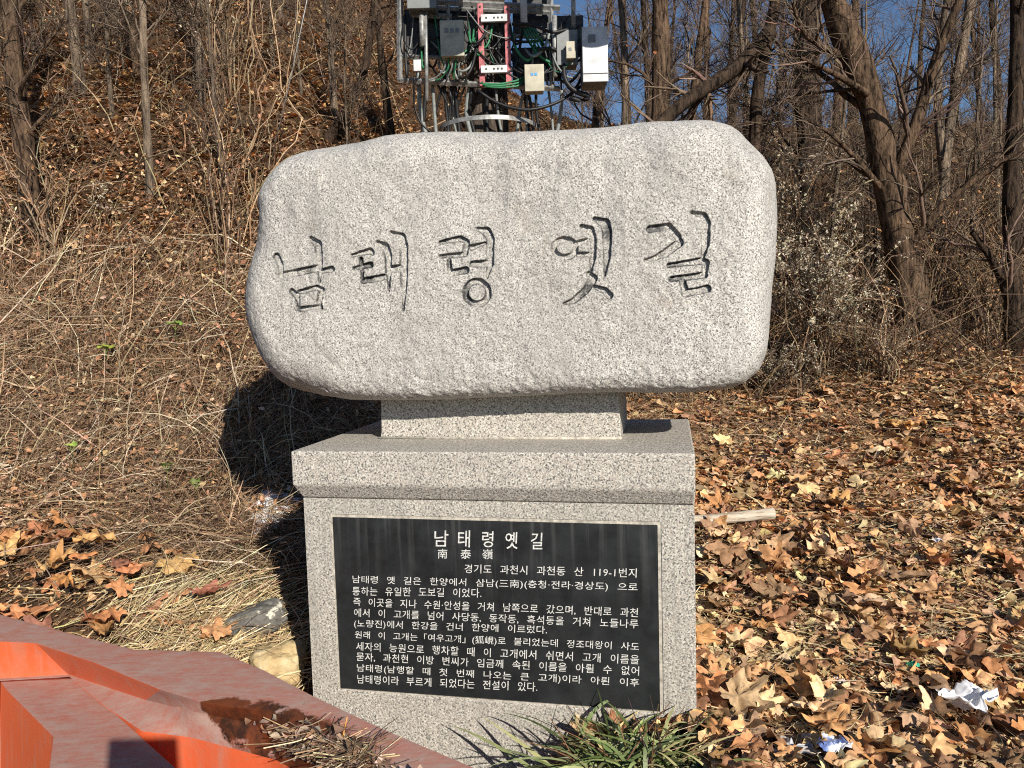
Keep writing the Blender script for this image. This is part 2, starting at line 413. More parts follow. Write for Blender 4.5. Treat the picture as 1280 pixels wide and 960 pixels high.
# ------------------------------------------------------------------ boulder
OUT_T = [(321, 275), (320, 252), (331, 227), (350, 205), (380, 187), (410, 182), (450, 178), (500, 168), (560, 163), (640, 163), (700, 160), (760, 158), (800, 153), (850, 151), (890, 153), (916, 162), (940, 183)]
OUT_R = [(940, 183), (955, 198), (966, 222), (970, 260), (969, 310), (966, 360), (962, 410), (955, 440), (945, 460)]
OUT_B = [(345, 474), (362, 485), (392, 493), (430, 497), (480, 497), (560, 495), (650, 492), (720, 488), (780, 486), (820, 487), (880, 485), (925, 475), (945, 460)]
OUT_L = [(345, 474), (331, 456), (318, 428), (309, 400), (306, 372), (308, 345), (318, 300), (321, 275)]
BC, BH = .50, .37
def smooth_poly(pts, n):
    p = np.array([ped_plane(x + 20 * float(1 - sstep(306, 560, x)) - 3 * float(sstep(900, 960, x)), y + (5 if y < 200 else 0), BC - .07)[[0, 2]] for x, y in pts])      # the rounded ends bulge past the outline's plane
    L = np.concatenate([[0], np.cumsum(np.linalg.norm(np.diff(p, axis=0), axis=1))]); L /= L[-1]
    def ev(t):
        i = np.clip(np.searchsorted(L, t, side='right') - 1, 0, len(p) - 2); w = (t - L[i]) / (L[i + 1] - L[i])
        g = np.gradient(p, L, axis=0); h = (L[i + 1] - L[i])
        w, h = w[:, None], h[:, None]
        h00 = 2 * w**3 - 3 * w**2 + 1; h10 = w**3 - 2 * w**2 + w; h01 = -2 * w**3 + 3 * w**2; h11 = w**3 - w**2
        return h00 * p[i] + h10 * h * g[i] + h01 * p[i + 1] + h11 * h * g[i + 1]
    return ev
Te, Re, Be, Le = (smooth_poly(o, 0) for o in (OUT_T, OUT_R, OUT_B, OUT_L))
def dens(n, dense, edge):       # parameter spacing denser in the lettered band and toward the rim
    t = np.linspace(0, 1, 4000); w = 1 + edge * (np.exp(-t / .03) + np.exp(-(1 - t) / .03)) + dense[2] * sstep(dense[0] - .05, dense[0], t) * (1 - sstep(dense[1], dense[1] + .05, t))
    cdf = np.concatenate([[0], np.cumsum((w[1:] + w[:-1]) / 2)]); cdf /= cdf[-1]
    return np.interp(np.linspace(0, 1, n), cdf, t)
NS, NT = 1060, 520
ss = dens(NS, (.04, .90, .5), 2.5); tt = dens(NT, (.30, .74, 1.8), 2.5)
def sheet(ss, tt):
    s_, t_ = np.meshgrid(ss, tt, indexing='ij'); s3, t3 = s_[..., None], t_[..., None]
    Bp, Tp, Lp, Rp = Be(ss)[:, None], Te(ss)[:, None], Le(tt)[None], Re(tt[::-1])[::-1][None] if False else Re(1 - tt)[None]
    c00, c10, c01, c11 = Be(np.array([0.]))[0], Be(np.array([1.]))[0], Te(np.array([0.]))[0], Te(np.array([1.]))[0]
    return (1 - t3) * Bp + t3 * Tp + (1 - s3) * Lp + s3 * Rp - ((1 - s3) * (1 - t3) * c00 + s3 * (1 - t3) * c10 + (1 - s3) * t3 * c01 + s3 * t3 * c11)
rim = np.concatenate([Be(np.linspace(0, 1, 90)), Re(np.linspace(1, 0, 60)), Te(np.linspace(1, 0, 90)), Le(np.linspace(1, 0, 60))])
def rim_dist(Q):
    A, B = rim, np.roll(rim, -1, 0); D = B - A; L2 = (D**2).sum(1) + 1e-12
    out = np.empty(len(Q))
    for k in range(0, len(Q), 20000):
        q = Q[k:k + 20000, None, :]
        t = np.clip(((q - A) * D).sum(2) / L2, 0, 1); out[k:k + 20000] = np.sqrt((((q - A) - t[..., None] * D)**2).sum(2).min(1))
    return out
FRONT = BC - BH
STROKES = []   # (list of (x,y), widths) in photo pixels
def st(ox, oy, pts, w): STROKES.append(([(ox + x * .2656, oy + y * .2656) for x, y in pts], [v * .2656 for v in (w if isinstance(w, (list, tuple)) else [w] * len(pts))]))
a_ = (300, 240)
st(*a_, [(176, 305), (198, 345), (203, 398)], [32, 30, 20]); st(*a_, [(198, 392), (290, 378), (385, 358)], [24, 30, 32])
st(*a_, [(342, 222), (378, 250), (385, 330), (388, 425)], [22, 38, 34, 8]); st(*a_, [(395, 374), (448, 366)], [16, 26])
st(*a_, [(256, 468), (283, 492), (292, 552)], [22, 28, 14]); st(*a_, [(292, 472), (375, 452), (402, 462)], [16, 22, 20]); st(*a_, [(398, 462), (388, 515), (400, 550)], [22, 24, 6]); st(*a_, [(300, 552), (392, 540)], [20, 18])
st(*a_, [(542, 302), (625, 280), (635, 290)], [12, 24, 18]); st(*a_, [(552, 362), (628, 345)], [14, 24]); st(*a_, [(582, 318), (588, 420)], 16); st(*a_, [(592, 420), (690, 402)], [26, 24])
st(*a_, [(660, 242), (695, 262), (708, 300), (710, 380), (712, 468)], [18, 36, 32, 26, 6]); st(*a_, [(715, 364), (768, 362)], [24, 32]); st(*a_, [(722, 196), (768, 218), (780, 260), (783, 430), (780, 558)], [16, 40, 38, 30, 5])
st(*a_, [(948, 240), (1045, 222), (1072, 236)], [12, 22, 22]); st(*a_, [(1072, 238), (1068, 290)], [26, 22]); st(*a_, [(950, 306), (1062, 296)], [14, 22]); st(*a_, [(988, 312), (1000, 384)], [18, 24]); st(*a_, [(1000, 386), (1072, 370)], [28, 28])
st(*a_, [(1096, 264), (1160, 244)], [22, 10]); st(*a_, [(1102, 341), (1168, 340)], [22, 30]); st(*a_, [(1122, 176), (1165, 188), (1184, 225), (1184, 340), (1170, 408)], [14, 36, 36, 30, 4])
th = np.linspace(0, 2 * np.pi, 25); st(*a_, [(1123 + 53 * np.cos(t), 475 + 53 * np.sin(t)) for t in th], 25)
b_ = (640, 240)
st(*b_, [(253 + 50 * np.cos(t), 269 + 42 * np.sin(t)) for t in th], 22); st(*b_, [(312, 246), (368, 226)], [20, 12]); st(*b_, [(318, 298), (368, 296)], [18, 16])
st(*b_, [(333, 168), (370, 186), (382, 225), (383, 310), (376, 372)], [14, 36, 32, 26, 4]); st(*b_, [(392, 132), (440, 152), (450, 190), (450, 300), (440, 395)], [14, 40, 38, 30, 4])
st(*b_, [(366, 388), (384, 410), (348, 466), (290, 515), (246, 526)], [20, 36, 30, 20, 4]); st(*b_, [(392, 448), (438, 466), (460, 488)], [14, 26, 30])
st(*b_, [(650, 180), (738, 166), (778, 212), (790, 245)], [30, 24, 24, 26]); st(*b_, [(786, 244), (720, 292), (665, 316), (624, 321)], [32, 30, 16, 3])
st(*b_, [(846, 102), (895, 118), (910, 150), (908, 250), (896, 312)], [16, 38, 36, 30, 10])
st(*b_, [(738, 348), (890, 326), (912, 334)], [16, 26, 26]); st(*b_, [(912, 336), (905, 388)], [26, 18]); st(*b_, [(750, 412), (904, 392)], [20, 24]); st(*b_, [(800, 420), (815, 474)], [24, 26]); st(*b_, [(815, 478), (918, 456)], [28, 30])
def strokes_sdf(Q):
    best = np.full(len(Q), 1.0)
    for pts, w in STROKES:
        p = np.array([ped_plane(x, y, FRONT + .005)[[0, 2]] for x, y in pts]); wr = np.array(w) * (2.95 / FPX) * .5
        lo, hi = p.min(0) - .05, p.max(0) + .05
        idx = np.nonzero(((Q > lo) & (Q < hi)).all(1))[0]
        if not len(idx): continue
        q = Q[idx]; bb = best[idx]
        for i in range(len(p) - 1):
            D = p[i + 1] - p[i]; t = np.clip(((q - p[i]) @ D) / (D @ D + 1e-12), 0, 1)
            bb = np.minimum(bb, np.linalg.norm(q - p[i] - t[:, None] * D, axis=1) - (wr[i] + (wr[i + 1] - wr[i]) * t))
        best[idx] = bb
    return best
def boulder_sheet(ss, tt, sign, carve):
    G = sheet(ss, tt); Q = G.reshape(-1, 2)
    ia = np.unique(np.append(np.arange(0, len(ss), 6), len(ss) - 1)); ib = np.unique(np.append(np.arange(0, len(tt), 6), len(tt) - 1))
    dc = rim_dist(G[np.ix_(ia, ib)].reshape(-1, 2)).reshape(len(ia), len(ib))        # measured on a coarse grid, then interpolated
    dm = np.stack([np.interp(np.arange(len(ss)), ia, dc[:, k]) for k in range(len(ib))], 1)
    d = np.stack([np.interp(np.arange(len(tt)), ib, dm[k]) for k in range(len(ss))], 0).ravel()
    edge = np.zeros((len(ss), len(tt)), bool); edge[0] = edge[-1] = True; edge[:, 0] = edge[:, -1] = True
    d[edge.ravel()] = 0
    zr = (Q[:, 1] - Q[:, 1].min()) / np.ptp(Q[:, 1]); xr = (Q[:, 0] - Q[:, 0].min()) / np.ptp(Q[:, 0])
    R, n = .20 - .08 * sstep(.45, .05, zr) * sstep(.1, .4, xr) - .05 * sstep(.8, 1, xr) * sstep(.1, .4, zr), 2.4 + 2.2 * sstep(.32, .02, zr) * sstep(.12, .3, xr)
    e = 1 - np.minimum(d / R, 1); prof = np.clip(1 - e**n, 0, None) ** (1 / n)
    y = BC + sign * BH * prof * (1 + .06 * np.minimum(d / .5, 1))
    V = np.stack([Q[:, 0], y, Q[:, 1]], 1)
    fade = prof
    P3 = V * np.array([1, 1, 1.0])
    dn = .020 * fbm(P3, .5, 2, 11, .4) + (.0045 * fbm(P3, .12, 3, 31, .6)) + .0018 * vnoise(P3, .018, 41) + .0008 * vnoise(P3, .008, 43)
    low = sstep(.20, .02, d) * sstep(.45, .15, Q[:, 1] + .0)            # chiselled lower rim
    dn = dn + low * (.006 * vnoise(P3, .03, 51) + .004 * vnoise(P3, .014, 53))
    V[:, 1] += sign * dn * sstep(0, .3, fade) * .8
    c = np.linalg.norm(Q - Q.mean(0), axis=1, keepdims=True); dirq = (Q - Q.mean(0)) / (c + 1e-9)
    V[:, [0, 2]] += dirq * (dn * (1 - fade) * .6)[:, None]
    ink = np.zeros(len(V))
    if carve:
        sd = strokes_sdf(Q) + .0012 * vnoise(P3, .012, 61)
        sd = sd - .0030; k = 1 - sstep(-.0036, .0006, sd); V[:, 1] += k * (.0158 + .003 * vnoise(P3, .02, 63))
        rimk = np.exp(-((sd + .0020) / .0030) ** 2) * (.35 + .65 * sstep(-.6, .2, vnoise(P3, .05, 67)))
        ink = np.clip(rimk + k * .8 * sstep(.15, .5, vnoise(P3, .08, 65)), 0, 1)
    return V, ink
V1, ink1 = boulder_sheet(ss, tt, -1, True)
sb, tb = ss[::5], tt[::5]
if sb[-1] != ss[-1]: sb = np.append(sb, ss[-1])
if tb[-1] != tt[-1]: tb = np.append(tb, tt[-1])
V2, ink2 = boulder_sheet(sb, tb, 1, False)
def gridf(a, b2, off, flip):
    i, j = np.meshgrid(np.arange(a - 1), np.arange(b2 - 1), indexing='ij'); k = i * b2 + j + off
    f = np.stack([k, k + b2, k + b2 + 1, k + 1], -1).reshape(-1, 4); return f[:, ::-1] if flip else f
boul = mesh_np('inscribed_boulder', np.concatenate([V1, V2]), np.concatenate([gridf(len(ss), len(tt), 0, False), gridf(len(sb), len(tb), len(V1), True)]), G_BOULDER, None, True, attrs={'ink': np.concatenate([ink1, ink2])})
boul.location = tuple(P0); boul.rotation_euler = (0, 0, -YAW)
tag(boul, 'long pale granite boulder carved with five large Korean syllables, resting on the pedestal', 'inscribed stone')

# ------------------------------------------------------------------ barrier (orange plastic, seen from above)
mo, nt, b = nmat('orange_plastic', .42, .45)
co = coord(nt)
c = mix(nt, ramp(nt, noise(nt, 14, 6, coord(nt, 'Object', (1, 1, .35)), .7), [(.5, (0, 0, 0)), (.72, (.55, .55, .55))]), (.62, .118, .042), (.42, .20, .14))
c = mix(nt, ramp(nt, noise(nt, 85, 3, co, .7), [(.62, (0, 0, 0)), (.70, (.6, .6, .6))]), c, (.30, .17, .13))
c = mix(nt, ramp(nt, noise(nt, 40, 4, coord(nt, 'Object', (1, 1, .08)), .6), [(.56, (0, 0, 0)), (.70, (.45, .45, .45))]), c, (.42, .24, .18))
nt.links.new(c, b.inputs['Base Color']); bump(nt, b, noise(nt, 60, 4, co), .2, .004)
mf, nt, b = nmat('faded_dusty_plastic', .8, .2)
co = coord(nt)
c = ramp(nt, noise(nt, 15, 8, coord(nt, 'Object', (1, 1.6, 1)), .8), [(.3, (.40, .115, .075)), (.5, (.38, .19, .15)), (.66, (.38, .27, .225))])
fine = noise(nt, 55, 5, coord(nt, 'Object', (.35, 1.2, 1)), .75)
c = mix(nt, ramp(nt, fine, [(.45, (0, 0, 0)), (.7, (.75, .75, .75))]), c, (.36, .27, .23))
c = mix(nt, ramp(nt, noise(nt, 30, 5, co, .8), [(.62, (0, 0, 0)), (.72, (.6, .6, .6))]), c, (.16, .075, .05))
at = N(nt, 'Attribute', attribute_name='wet')
wn = noise(nt, 28, 5, co, .7)
wet = ramp(nt, math_(nt, 'ADD', at.outputs['Fac'], math_(nt, 'MULTIPLY', math_(nt, 'SUBTRACT', wn, .5), .55)), [(.46, (0, 0, 0)), (.54, (1, 1, 1))])
stain = ramp(nt, noise(nt, 16, 5, co, .7), [(.38, (.035, .016, .010)), (.6, (.16, .045, .018))])
c = mix(nt, wet, c, stain); nt.links.new(c, b.inputs['Base Color'])
nt.links.new(ramp(nt, wet, [(0, (.8, .8, .8)), (1, (.35, .35, .35))]), b.inputs['Roughness'])
bump(nt, b, fine, .25, .004)

TOPZ, LOWZ = .70, .60
far_e = [(-60, 742, .70), (0, 768, .70), (80, 790, .70), (168, 812, .70), (275, 815, .70), (330, 838, .70), (395, 872, .70), (480, 912, .70), (600, 963, .70), (720, 1015, .70)]
near_e = [(-60, 790, .70), (0, 802, .70), (45, 804, .70), (120, 829, .70), (200, 862, .70), (262, 880, .70), (345, 890, .695), (400, 920, .69), (470, 958, .69), (560, 1015, .69)]
c_top = [(-60, 850, .60), (0, 848, .60), (85, 843, .60), (130, 858, .605), (182, 875, .625), (240, 889, .665), (320, 905, .655), (375, 935, .65), (430, 968, .65), (520, 1030, .65)]
c_bot = [(-60, 853, .60), (0, 851, .60), (87, 846, .60), (130, 882, .60), (178, 914, .60), (240, 922, .60), (345, 950, .60), (385, 972, .60), (430, 1000, .60), (500, 1060, .60)]
def P(l, dz=0): return np.array([at_z(x, y, z + 0) + np.array([0, 0, dz]) for x, y, z in l])
bar = MB(); bmid = []
def strip(A, B, mi, sub=6):
    """fine strip between two edge lines"""
    n = len(A); s_ = np.linspace(0, n - 1, (n - 1) * sub + 1); i = np.minimum(s_.astype(int), n - 2); w = (s_ - i)[:, None]
    a = A[i] * (1 - w) + A[i + 1] * w; b2 = B[i] * (1 - w) + B[i + 1] * w
    K = 7; t = np.linspace(0, 1, K)[None, :, None]; V = a[:, None] * (1 - t) + b2[:, None] * t
    bar.add(V.reshape(-1, 3), gridf(len(s_), K, 0, True)); bmid.extend([mi] * ((len(s_) - 1) * (K - 1)))
Af, An, Ct, Cb = P(far_e), P(near_e), P(c_top), P(c_bot)
def down(A, z): B = A.copy(); B[:, 2] = z; return B
back = down(Af, -.02) + np.array([.05, .09, 0])
strip(back, Af, 0); strip(Af, An, 1); strip(An[:5], Ct[:5], 0); strip(An[4:], Ct[4:], 1); strip(Ct, Cb, 1); strip(Cb, down(Cb, -.02) - np.array([0, .03, 0]), 0)
# rib that comes toward the viewer
r_l = P([(0, 851, .6), (9, 863, .6), (36, 890, .598), (67, 921, .598), (60, 975, .598), (45, 1060, .598)])
r_r = P([(87, 846, .6), (110, 866, .598), (135, 884, .598), (180, 925, .598), (228, 968, .598), (310, 1060, .598)])
strip(r_l, r_r, 1); strip(r_r, down(r_r, -.02), 0); strip(down(r_l, -.02) - np.array([.045, .01, 0]), r_l, 0)
Vb = np.concatenate(bar.V); wetf = np.zeros(len(Vb))
for (x, y, z, r) in ((214, 881, .69, .012), (238, 886, .69, .02), (262, 889, .68, .028), (290, 896, .67, .038), (325, 907, .66, .045), (360, 922, .655, .05), (395, 940, .65, .055), (430, 962, .65, .06)):
    wetf = np.maximum(wetf, 1 - .5 * np.linalg.norm((Vb - at_z(x, y, z)) * np.array([1, 1, .6]), axis=1) / r)
br = mesh_np('plastic_barrier', Vb, np.concatenate([f for f in bar.F[4]]), [mo, mf], None, True, attrs={'wet': wetf}, midx=bmid)
bm = bmesh.new(); bm.from_mesh(br.data); bmesh.ops.remove_doubles(bm, verts=bm.verts, dist=.0008); bm.to_mesh(br.data); bm.free()
bevelled(br, .013, 4)
tag(br, 'sun-faded orange plastic road barrier with dusty pink ledges in front of the pedestal', 'barrier')

# ------------------------------------------------------------------ leaf templates
def rand_tint(n, pal, rng, jit=.18):
    pal = np.array(pal); c = pal[rng.integers(0, len(pal), n)]
    return np.clip(c * (1 + rng.normal(0, jit, (n, 1))) * (1 + rng.normal(0, .05, (n, 3))), .004, .9)
PAL_LEAF = [(.56, .30, .135), (.60, .35, .17), (.49, .25, .11), (.38, .20, .10), (.64, .41, .21), (.66, .48, .27), (.26, .135, .07), (.55, .27, .11), (.50, .32, .18), (.34, .195, .11)]
PAL_PALE = [(.56, .43, .22), (.50, .38, .19), (.58, .46, .28), (.44, .30, .15), (.36, .22, .11)]
PAL_STRAW = [(.46, .35, .20), (.36, .25, .14), (.25, .16, .095), (.16, .10, .06), (.58, .47, .30), (.30, .19, .11), (.09, .055, .035), (.13, .08, .05), (.22, .15, .10), (.07, .045, .03)]
PAL_BRUSH = [(.33, .22, .13), (.27, .17, .10), (.20, .12, .07), (.12, .07, .042), (.46, .33, .20), (.24, .145, .085), (.07, .042, .027), (.05, .03, .02), (.30, .20, .13)]
PAL_STEM = [(.20, .13, .08), (.29, .20, .12), (.13, .085, .055), (.36, .27, .18), (.24, .15, .09), (.09, .06, .04)]
# small pointed leaf: three columns along its length
def small_leaves(pos, size, rng, pal, lift=.4, wid=(.35, 1.0), tiltmax=.9):
    n = len(pos); K = 5; t = np.linspace(0, 1, K)
    w = np.sin(np.pi * t ** .8) ** .8; w[-1] = .03; w[0] = .08
    W = rng.uniform(*wid, n) * .5
    x = np.repeat((t - .5)[None], n, 0)
    fold = rng.uniform(-.5, .9, n); curl = rng.uniform(-1.2, 1.6, n); tw = rng.uniform(-.8, .8, n)
    cols = []
    for sgn in (-1, 0, 1):
        y = sgn * w[None] * W[:, None] * rng.uniform(.45, 1.25, (n, K))        # torn, uneven edges
        z = np.abs(y) * fold[:, None] + curl[:, None] * (x ** 2) * .6 + tw[:, None] * x * y * 1.5 + rng.normal(0, .025, (n, K))
        cols.append(np.stack([x, y, z], -1))
    T = np.stack(cols, 2).reshape(n, K * 3, 3)
    V = rot_inst(T, pos, rng.uniform(0, 6.28, n), np.abs(rng.normal(0, lift, n)).clip(0, tiltmax), rng.uniform(0, 6.28, n), size)
    f = []
    for k in range(K - 1):
        for j in (0, 1): f.append((k * 3 + j, k * 3 + j + 1, k * 3 + j + 4, k * 3 + j + 3))
    F = (np.array(f)[None] + (np.arange(n) * K * 3)[:, None, None]).reshape(-1, 4)
    return V.reshape(-1, 3), F, np.repeat(rand_tint(n, pal, rng), K * 3, 0)
# big lobed plane-tree leaf
def plane_leaves(pos, size, rng, pal, lift=.35, curlk=1.0):
    n = len(pos); A = 40; th = np.linspace(-np.pi, np.pi, A, endpoint=False)
    lobes = [(0, .60, .40), (.98, .52, .36), (-.98, .52, .36), (1.95, .38, .34), (-1.95, .38, .34)]
    r = np.full(A, .27)
    for c0, h, wd in lobes: r = np.maximum(r, h * np.exp(-np.abs((th - c0) / wd) ** 1.5 * .8))
    r = r * (1 + .07 * np.sin(th * 11)); r[np.abs(np.abs(th) - np.pi) < .2] *= .55
    rs = [.45, .78, 1.0]
    x = np.concatenate([[0]] + [r * k * np.cos(th) for k in rs]); y = np.concatenate([[0]] + [r * k * np.sin(th) for k in rs])
    m = len(x); T = np.zeros((n, m, 3)); T[..., 0] = x; T[..., 1] = y * rng.uniform(.55, 1.1, (n, 1))
    T[..., 1] *= np.where(y[None] > 0, rng.uniform(.5, 1.1, (n, 1)), 1)          # torn or half leaves among the whole ones
    rad = np.sqrt(x**2 + y**2)
    ax = rng.uniform(0, np.pi, n)[:, None]; q = x[None] * np.cos(ax) + y[None] * np.sin(ax)
    cu = rng.normal(0, 1.1, n)[:, None] * curlk
    ph = rng.uniform(0, 6.28, (n, 3))
    T[..., 2] = cu * q**2 + .5 * rng.normal(.2, .4, n)[:, None] * rad[None]**2 + .10 * np.sin(np.arctan2(y, x)[None] * 5 + ph[:, :1]) * rad[None] + .07 * np.sin(x[None] * 14 + ph[:, 1:2]) * np.cos(y[None] * 13 + ph[:, 2:]) + rng.normal(0, .012, (n, m))
    T[..., 2] = .22 * np.tanh(T[..., 2] / .22)
    rl = np.clip(np.abs(cu) * .35, 0, .6); T[..., 0] *= 1 - rl * rad[None] * .8
    V = rot_inst(T, pos, rng.uniform(0, 6.28, n), np.abs(rng.normal(0, lift, n)).clip(0, 1.1), rng.uniform(0, 6.28, n), size)
    tri = np.array([(0, 1 + i, 1 + (i + 1) % A) for i in range(A)])
    qd = np.array([(1 + k * A + i, 1 + (k + 1) * A + i, 1 + (k + 1) * A + (i + 1) % A, 1 + k * A + (i + 1) % A) for k in range(2) for i in range(A)])
    off = (np.arange(n) * m)[:, None, None]
    tint = np.repeat(rand_tint(n, pal, rng, .15)[:, None], m, 1) * (1 - .25 * (np.abs(np.sin(np.arctan2(y, x) * 2.5)) ** 8)[None, :, None] * 0 + rng.normal(0, .06, (n, m, 1)))
    return V.reshape(-1, 3), (tri[None] + off).reshape(-1, 3), (qd[None] + off).reshape(-1, 4), np.clip(tint, .004, .9).reshape(-1, 3)

def in_ped(X, Y, mrg=0.0):
    dx, dy = X - P0[0], Y - P0[1]; a = dx * cY - dy * sY; c = dx * sY + dy * cY
    return (np.abs(a) < .76 + mrg) & (c > .04 - mrg) & (c < .95 + mrg)
BARP = np.concatenate([Af[:, :2], Cb[::-1, :2]])
def near_bar(X, Y): return (Y < np.interp(X, Af[:, 0], Af[:, 1]) + .04) & (X < Af[-1, 0] + .15)
def scatter(n, y0, y1, u0, u1, power, rng, xmin=None):
    """positions in a wedge in front of the camera, denser near it"""
    power = power + 1e-4 * (power == 1.0)
    q = rng.uniform(0, 1, n); Y = (y0 ** (1 - power) + q * (y1 ** (1 - power) - y0 ** (1 - power))) ** (1 / (1 - power))
    X = rng.uniform(u0, u1, n) * Y
    ok = ~in_ped(X, Y) & ~near_bar(X, Y) & ~((X < .10) & (X > -.75) & (Y < 2.95)) & ~((X < .62) & (X >= .10) & (Y < 2.72)) & ~((np.abs(X + .98) < .20) & (np.abs(Y - 3.08) < .26)); return X[ok], Y[ok]
def ground_pts(X, Y, lift): return np.stack([X, Y, terr(X, Y) + lift], 1)

# ------------------------------------------------------------------ leaf litter
rng = np.random.default_rng(21)
def cover(name, parts, mat, kind='stuff', parent=None):
    mb = MB()
    for V, F, T in parts: mb.add(V, F, T)
    o = mb.build(name, mat, parent, smooth=True, use_tint=True)
    if kind: o['kind'] = kind
    return o
def weight_right(X, Y): return sstep(-.26, .02, X / Y)
parts = []
X, Y = scatter(38000, 2.2, 9.5, -.30, 1.3, 1.9, rng); k = rng.uniform(size=len(X)) < weight_right(X, Y); X, Y = X[k], Y[k]
V, F, T = small_leaves(ground_pts(X, Y, rng.uniform(.0, .045, len(X))), np.exp(rng.uniform(np.log(.018), np.log(.10), len(X))) * (1 + .07 * np.maximum(Y - 4, 0)), rng, PAL_LEAF + PAL_PALE[:2], .6); parts.append((V, F, T))
X, Y = scatter(9000, 2.2, 7, .0, .95, 1.8, rng)
V, F, T = small_leaves(ground_pts(X, Y, rng.uniform(.015, .05, len(X))), rng.uniform(.02, .045, len(X)), rng, PAL_PALE, .5, (.5, .8)); parts.append((V, F, T))
X, Y = scatter(72000, 2.2, 9.5, -.30, 1.3, 1.7, rng); k = rng.uniform(size=len(X)) < weight_right(X, Y); X, Y = X[k], Y[k]     # matted layer lying flat underneath
V, F, T = small_leaves(ground_pts(X, Y, rng.uniform(.0, .02, len(X))), rng.uniform(.05, .11, len(X)), rng, [(.44, .28, .17), (.38, .23, .13), (.50, .33, .20), (.33, .20, .12)], .15, (.5, 1.0), .4); parts.append((V, F, T))
# left toe below the bank
X, Y = scatter(9000, 1.9, 4.7, -1.0, -.2, 1.2, rng)
V, F, T = small_leaves(ground_pts(X, Y, rng.uniform(.0, .03, len(X))), rng.uniform(.02, .06, len(X)), rng, PAL_LEAF, .4); parts.append((V, F, T))
# hill
X, Y = scatter(90000, 4.6, 32, -1.0, .95, 1.5, rng)
V, F, T = small_leaves(ground_pts(X, Y, rng.uniform(.0, .04, len(X))), rng.uniform(.05, .10, len(X)) * (1 + .035 * np.maximum(Y - 6, 0)), rng, PAL_LEAF, .35); parts.append((V, F, T))
X, Y = scatter(26000, 4.3, 7.8, -1.0, -.1, 1.2, rng)
V, F, T = small_leaves(ground_pts(X, Y, rng.uniform(.02, .20, len(X))), rng.uniform(.02, .06, len(X)), rng, [(.40, .21, .11), (.46, .27, .15), (.30, .16, .085), (.18, .10, .06), (.52, .36, .23)], .9, (.3, .8), 1.4); parts.append((V, F, T))
cover('fallen_leaves', parts, M_LEAF)
parts = []
def big(n, y0, y1, u0, u1, p, sz, lift=(.01, .07), keep=None, pal=PAL_LEAF, ck=1.0):
    X, Y = scatter(n, y0, y1, u0, u1, p, rng)
    if keep is not None: k = keep(X, Y); X, Y = X[k], Y[k]
    V, F3, F4, T = plane_leaves(ground_pts(X, Y, rng.uniform(*lift, len(X))), rng.uniform(*sz, len(X)), rng, pal, .35, ck)
    parts.append((V, [F3, F4], T))
def drift(X, Y): return rng.uniform(size=len(X)) < .35 + .9 * sstep(-.35, .45, fbm(np.stack([X, Y, X * 0], 1), 1.1, 2, 91))
big(1500, 2.3, 8.5, -.05, 1.3, 1.7, (.13, .29), (.03, .11), drift, PAL_LEAF, 1.8)
big(420, 3.6, 8.5, .25, .95, 1.0, (.14, .26), (.03, .10), drift, PAL_LEAF, 1.5)
BIGPAL = [(.45, .20, .085), (.50, .25, .11), (.38, .16, .075), (.42, .22, .11), (.34, .15, .085), (.52, .30, .13)]
big(560, 2.2, 4.8, -1.1, -.40, .8, (.18, .30), (.05, .20), lambda X, Y: Y < 4.65 - .5 * sstep(-.75, -.45, X / Y), BIGPAL)
big(60, 2.0, 3.6, -.55, -.28, .8, (.15, .24), (.02, .07), None, BIGPAL)
big(260, 4.8, 9, -1.0, -.2, 1.0, (.10, .16))
cover('fallen_plane_tree_leaves', parts, M_LEAF)

# ------------------------------------------------------------------ dead grass, stems and twigs
def blades(X, Y, L, w, up, rng, pal, K=5, sag=.5, dirs=None, lift=.0):
    n = len(X); p = ground_pts(X, Y, lift if np.isscalar(lift) else lift)
    a = rng.uniform(0, 6.28, n) if dirs is None else dirs
    t = np.linspace(0, 1, K)[None]
    hx = np.cos(a)[:, None]; hy = np.sin(a)[:, None]
    el = up[:, None]; bend = rng.normal(0, .35, n)[:, None]
    along = L[:, None] * t * np.cos(el); z = L[:, None] * (t * np.sin(el) - sag * t**2 * rng.uniform(.3, 1.2, n)[:, None] * np.sin(el))
    side = bend * L[:, None] * t**2
    px = p[:, :1] + hx * along - hy * side; py = p[:, 1:2] + hy * along + hx * side
    g0 = terr(px.ravel(), py.ravel(), False).reshape(px.shape); g0 = g0 - g0[:, :1]
    pz = p[:, 2:] + z + np.maximum(g0, -.2) * 1.0
    P3 = np.stack([px, py, pz], -1) + rng.normal(0, .010, (n, K, 3)) * L[:, None, None]
    W = w[:, None] * (1.05 - t ** 2 * .85)
    V, F = ribbons(P3, np.broadcast_to(W, (n, K)), rng)
    return V, F, np.repeat(rand_tint(n, pal, rng), K * 2, 0)
parts = []
def left_keep(X, Y): return rng.uniform(size=len(X)) < (1 - sstep(-.30, -.08, X / Y)) * sstep(4.2 - .7 * sstep(-.6, -.4, X / Y), 4.75 - .4 * sstep(-.6, -.4, X / Y), Y + rng.normal(0, .12, len(X))) * (1 - .88 * sstep(5.8, 7.2, Y))
X, Y = scatter(100000, 3.2, 9.5, -1.0, .0, 1.3, rng); k = left_keep(X, Y); X, Y = X[k], Y[k]; n = len(X); P2 = np.stack([X, Y, X * 0], 1)
mound = np.clip(fbm(P2, .42, 3, 95) * .16 + .02, 0, .30); comb = -1.57 + 2.2 * vnoise(P2, .8, 97) + rng.normal(0, .9, n)
parts.append(blades(X, Y, rng.uniform(.08, .42, n), rng.uniform(.002, .0056, n), np.abs(rng.normal(.25, .5, n)).clip(0, 1.5), rng, PAL_BRUSH, 5, .6, dirs=comb, lift=mound * rng.uniform(.2, 1, n) + rng.uniform(0, .04, n)))
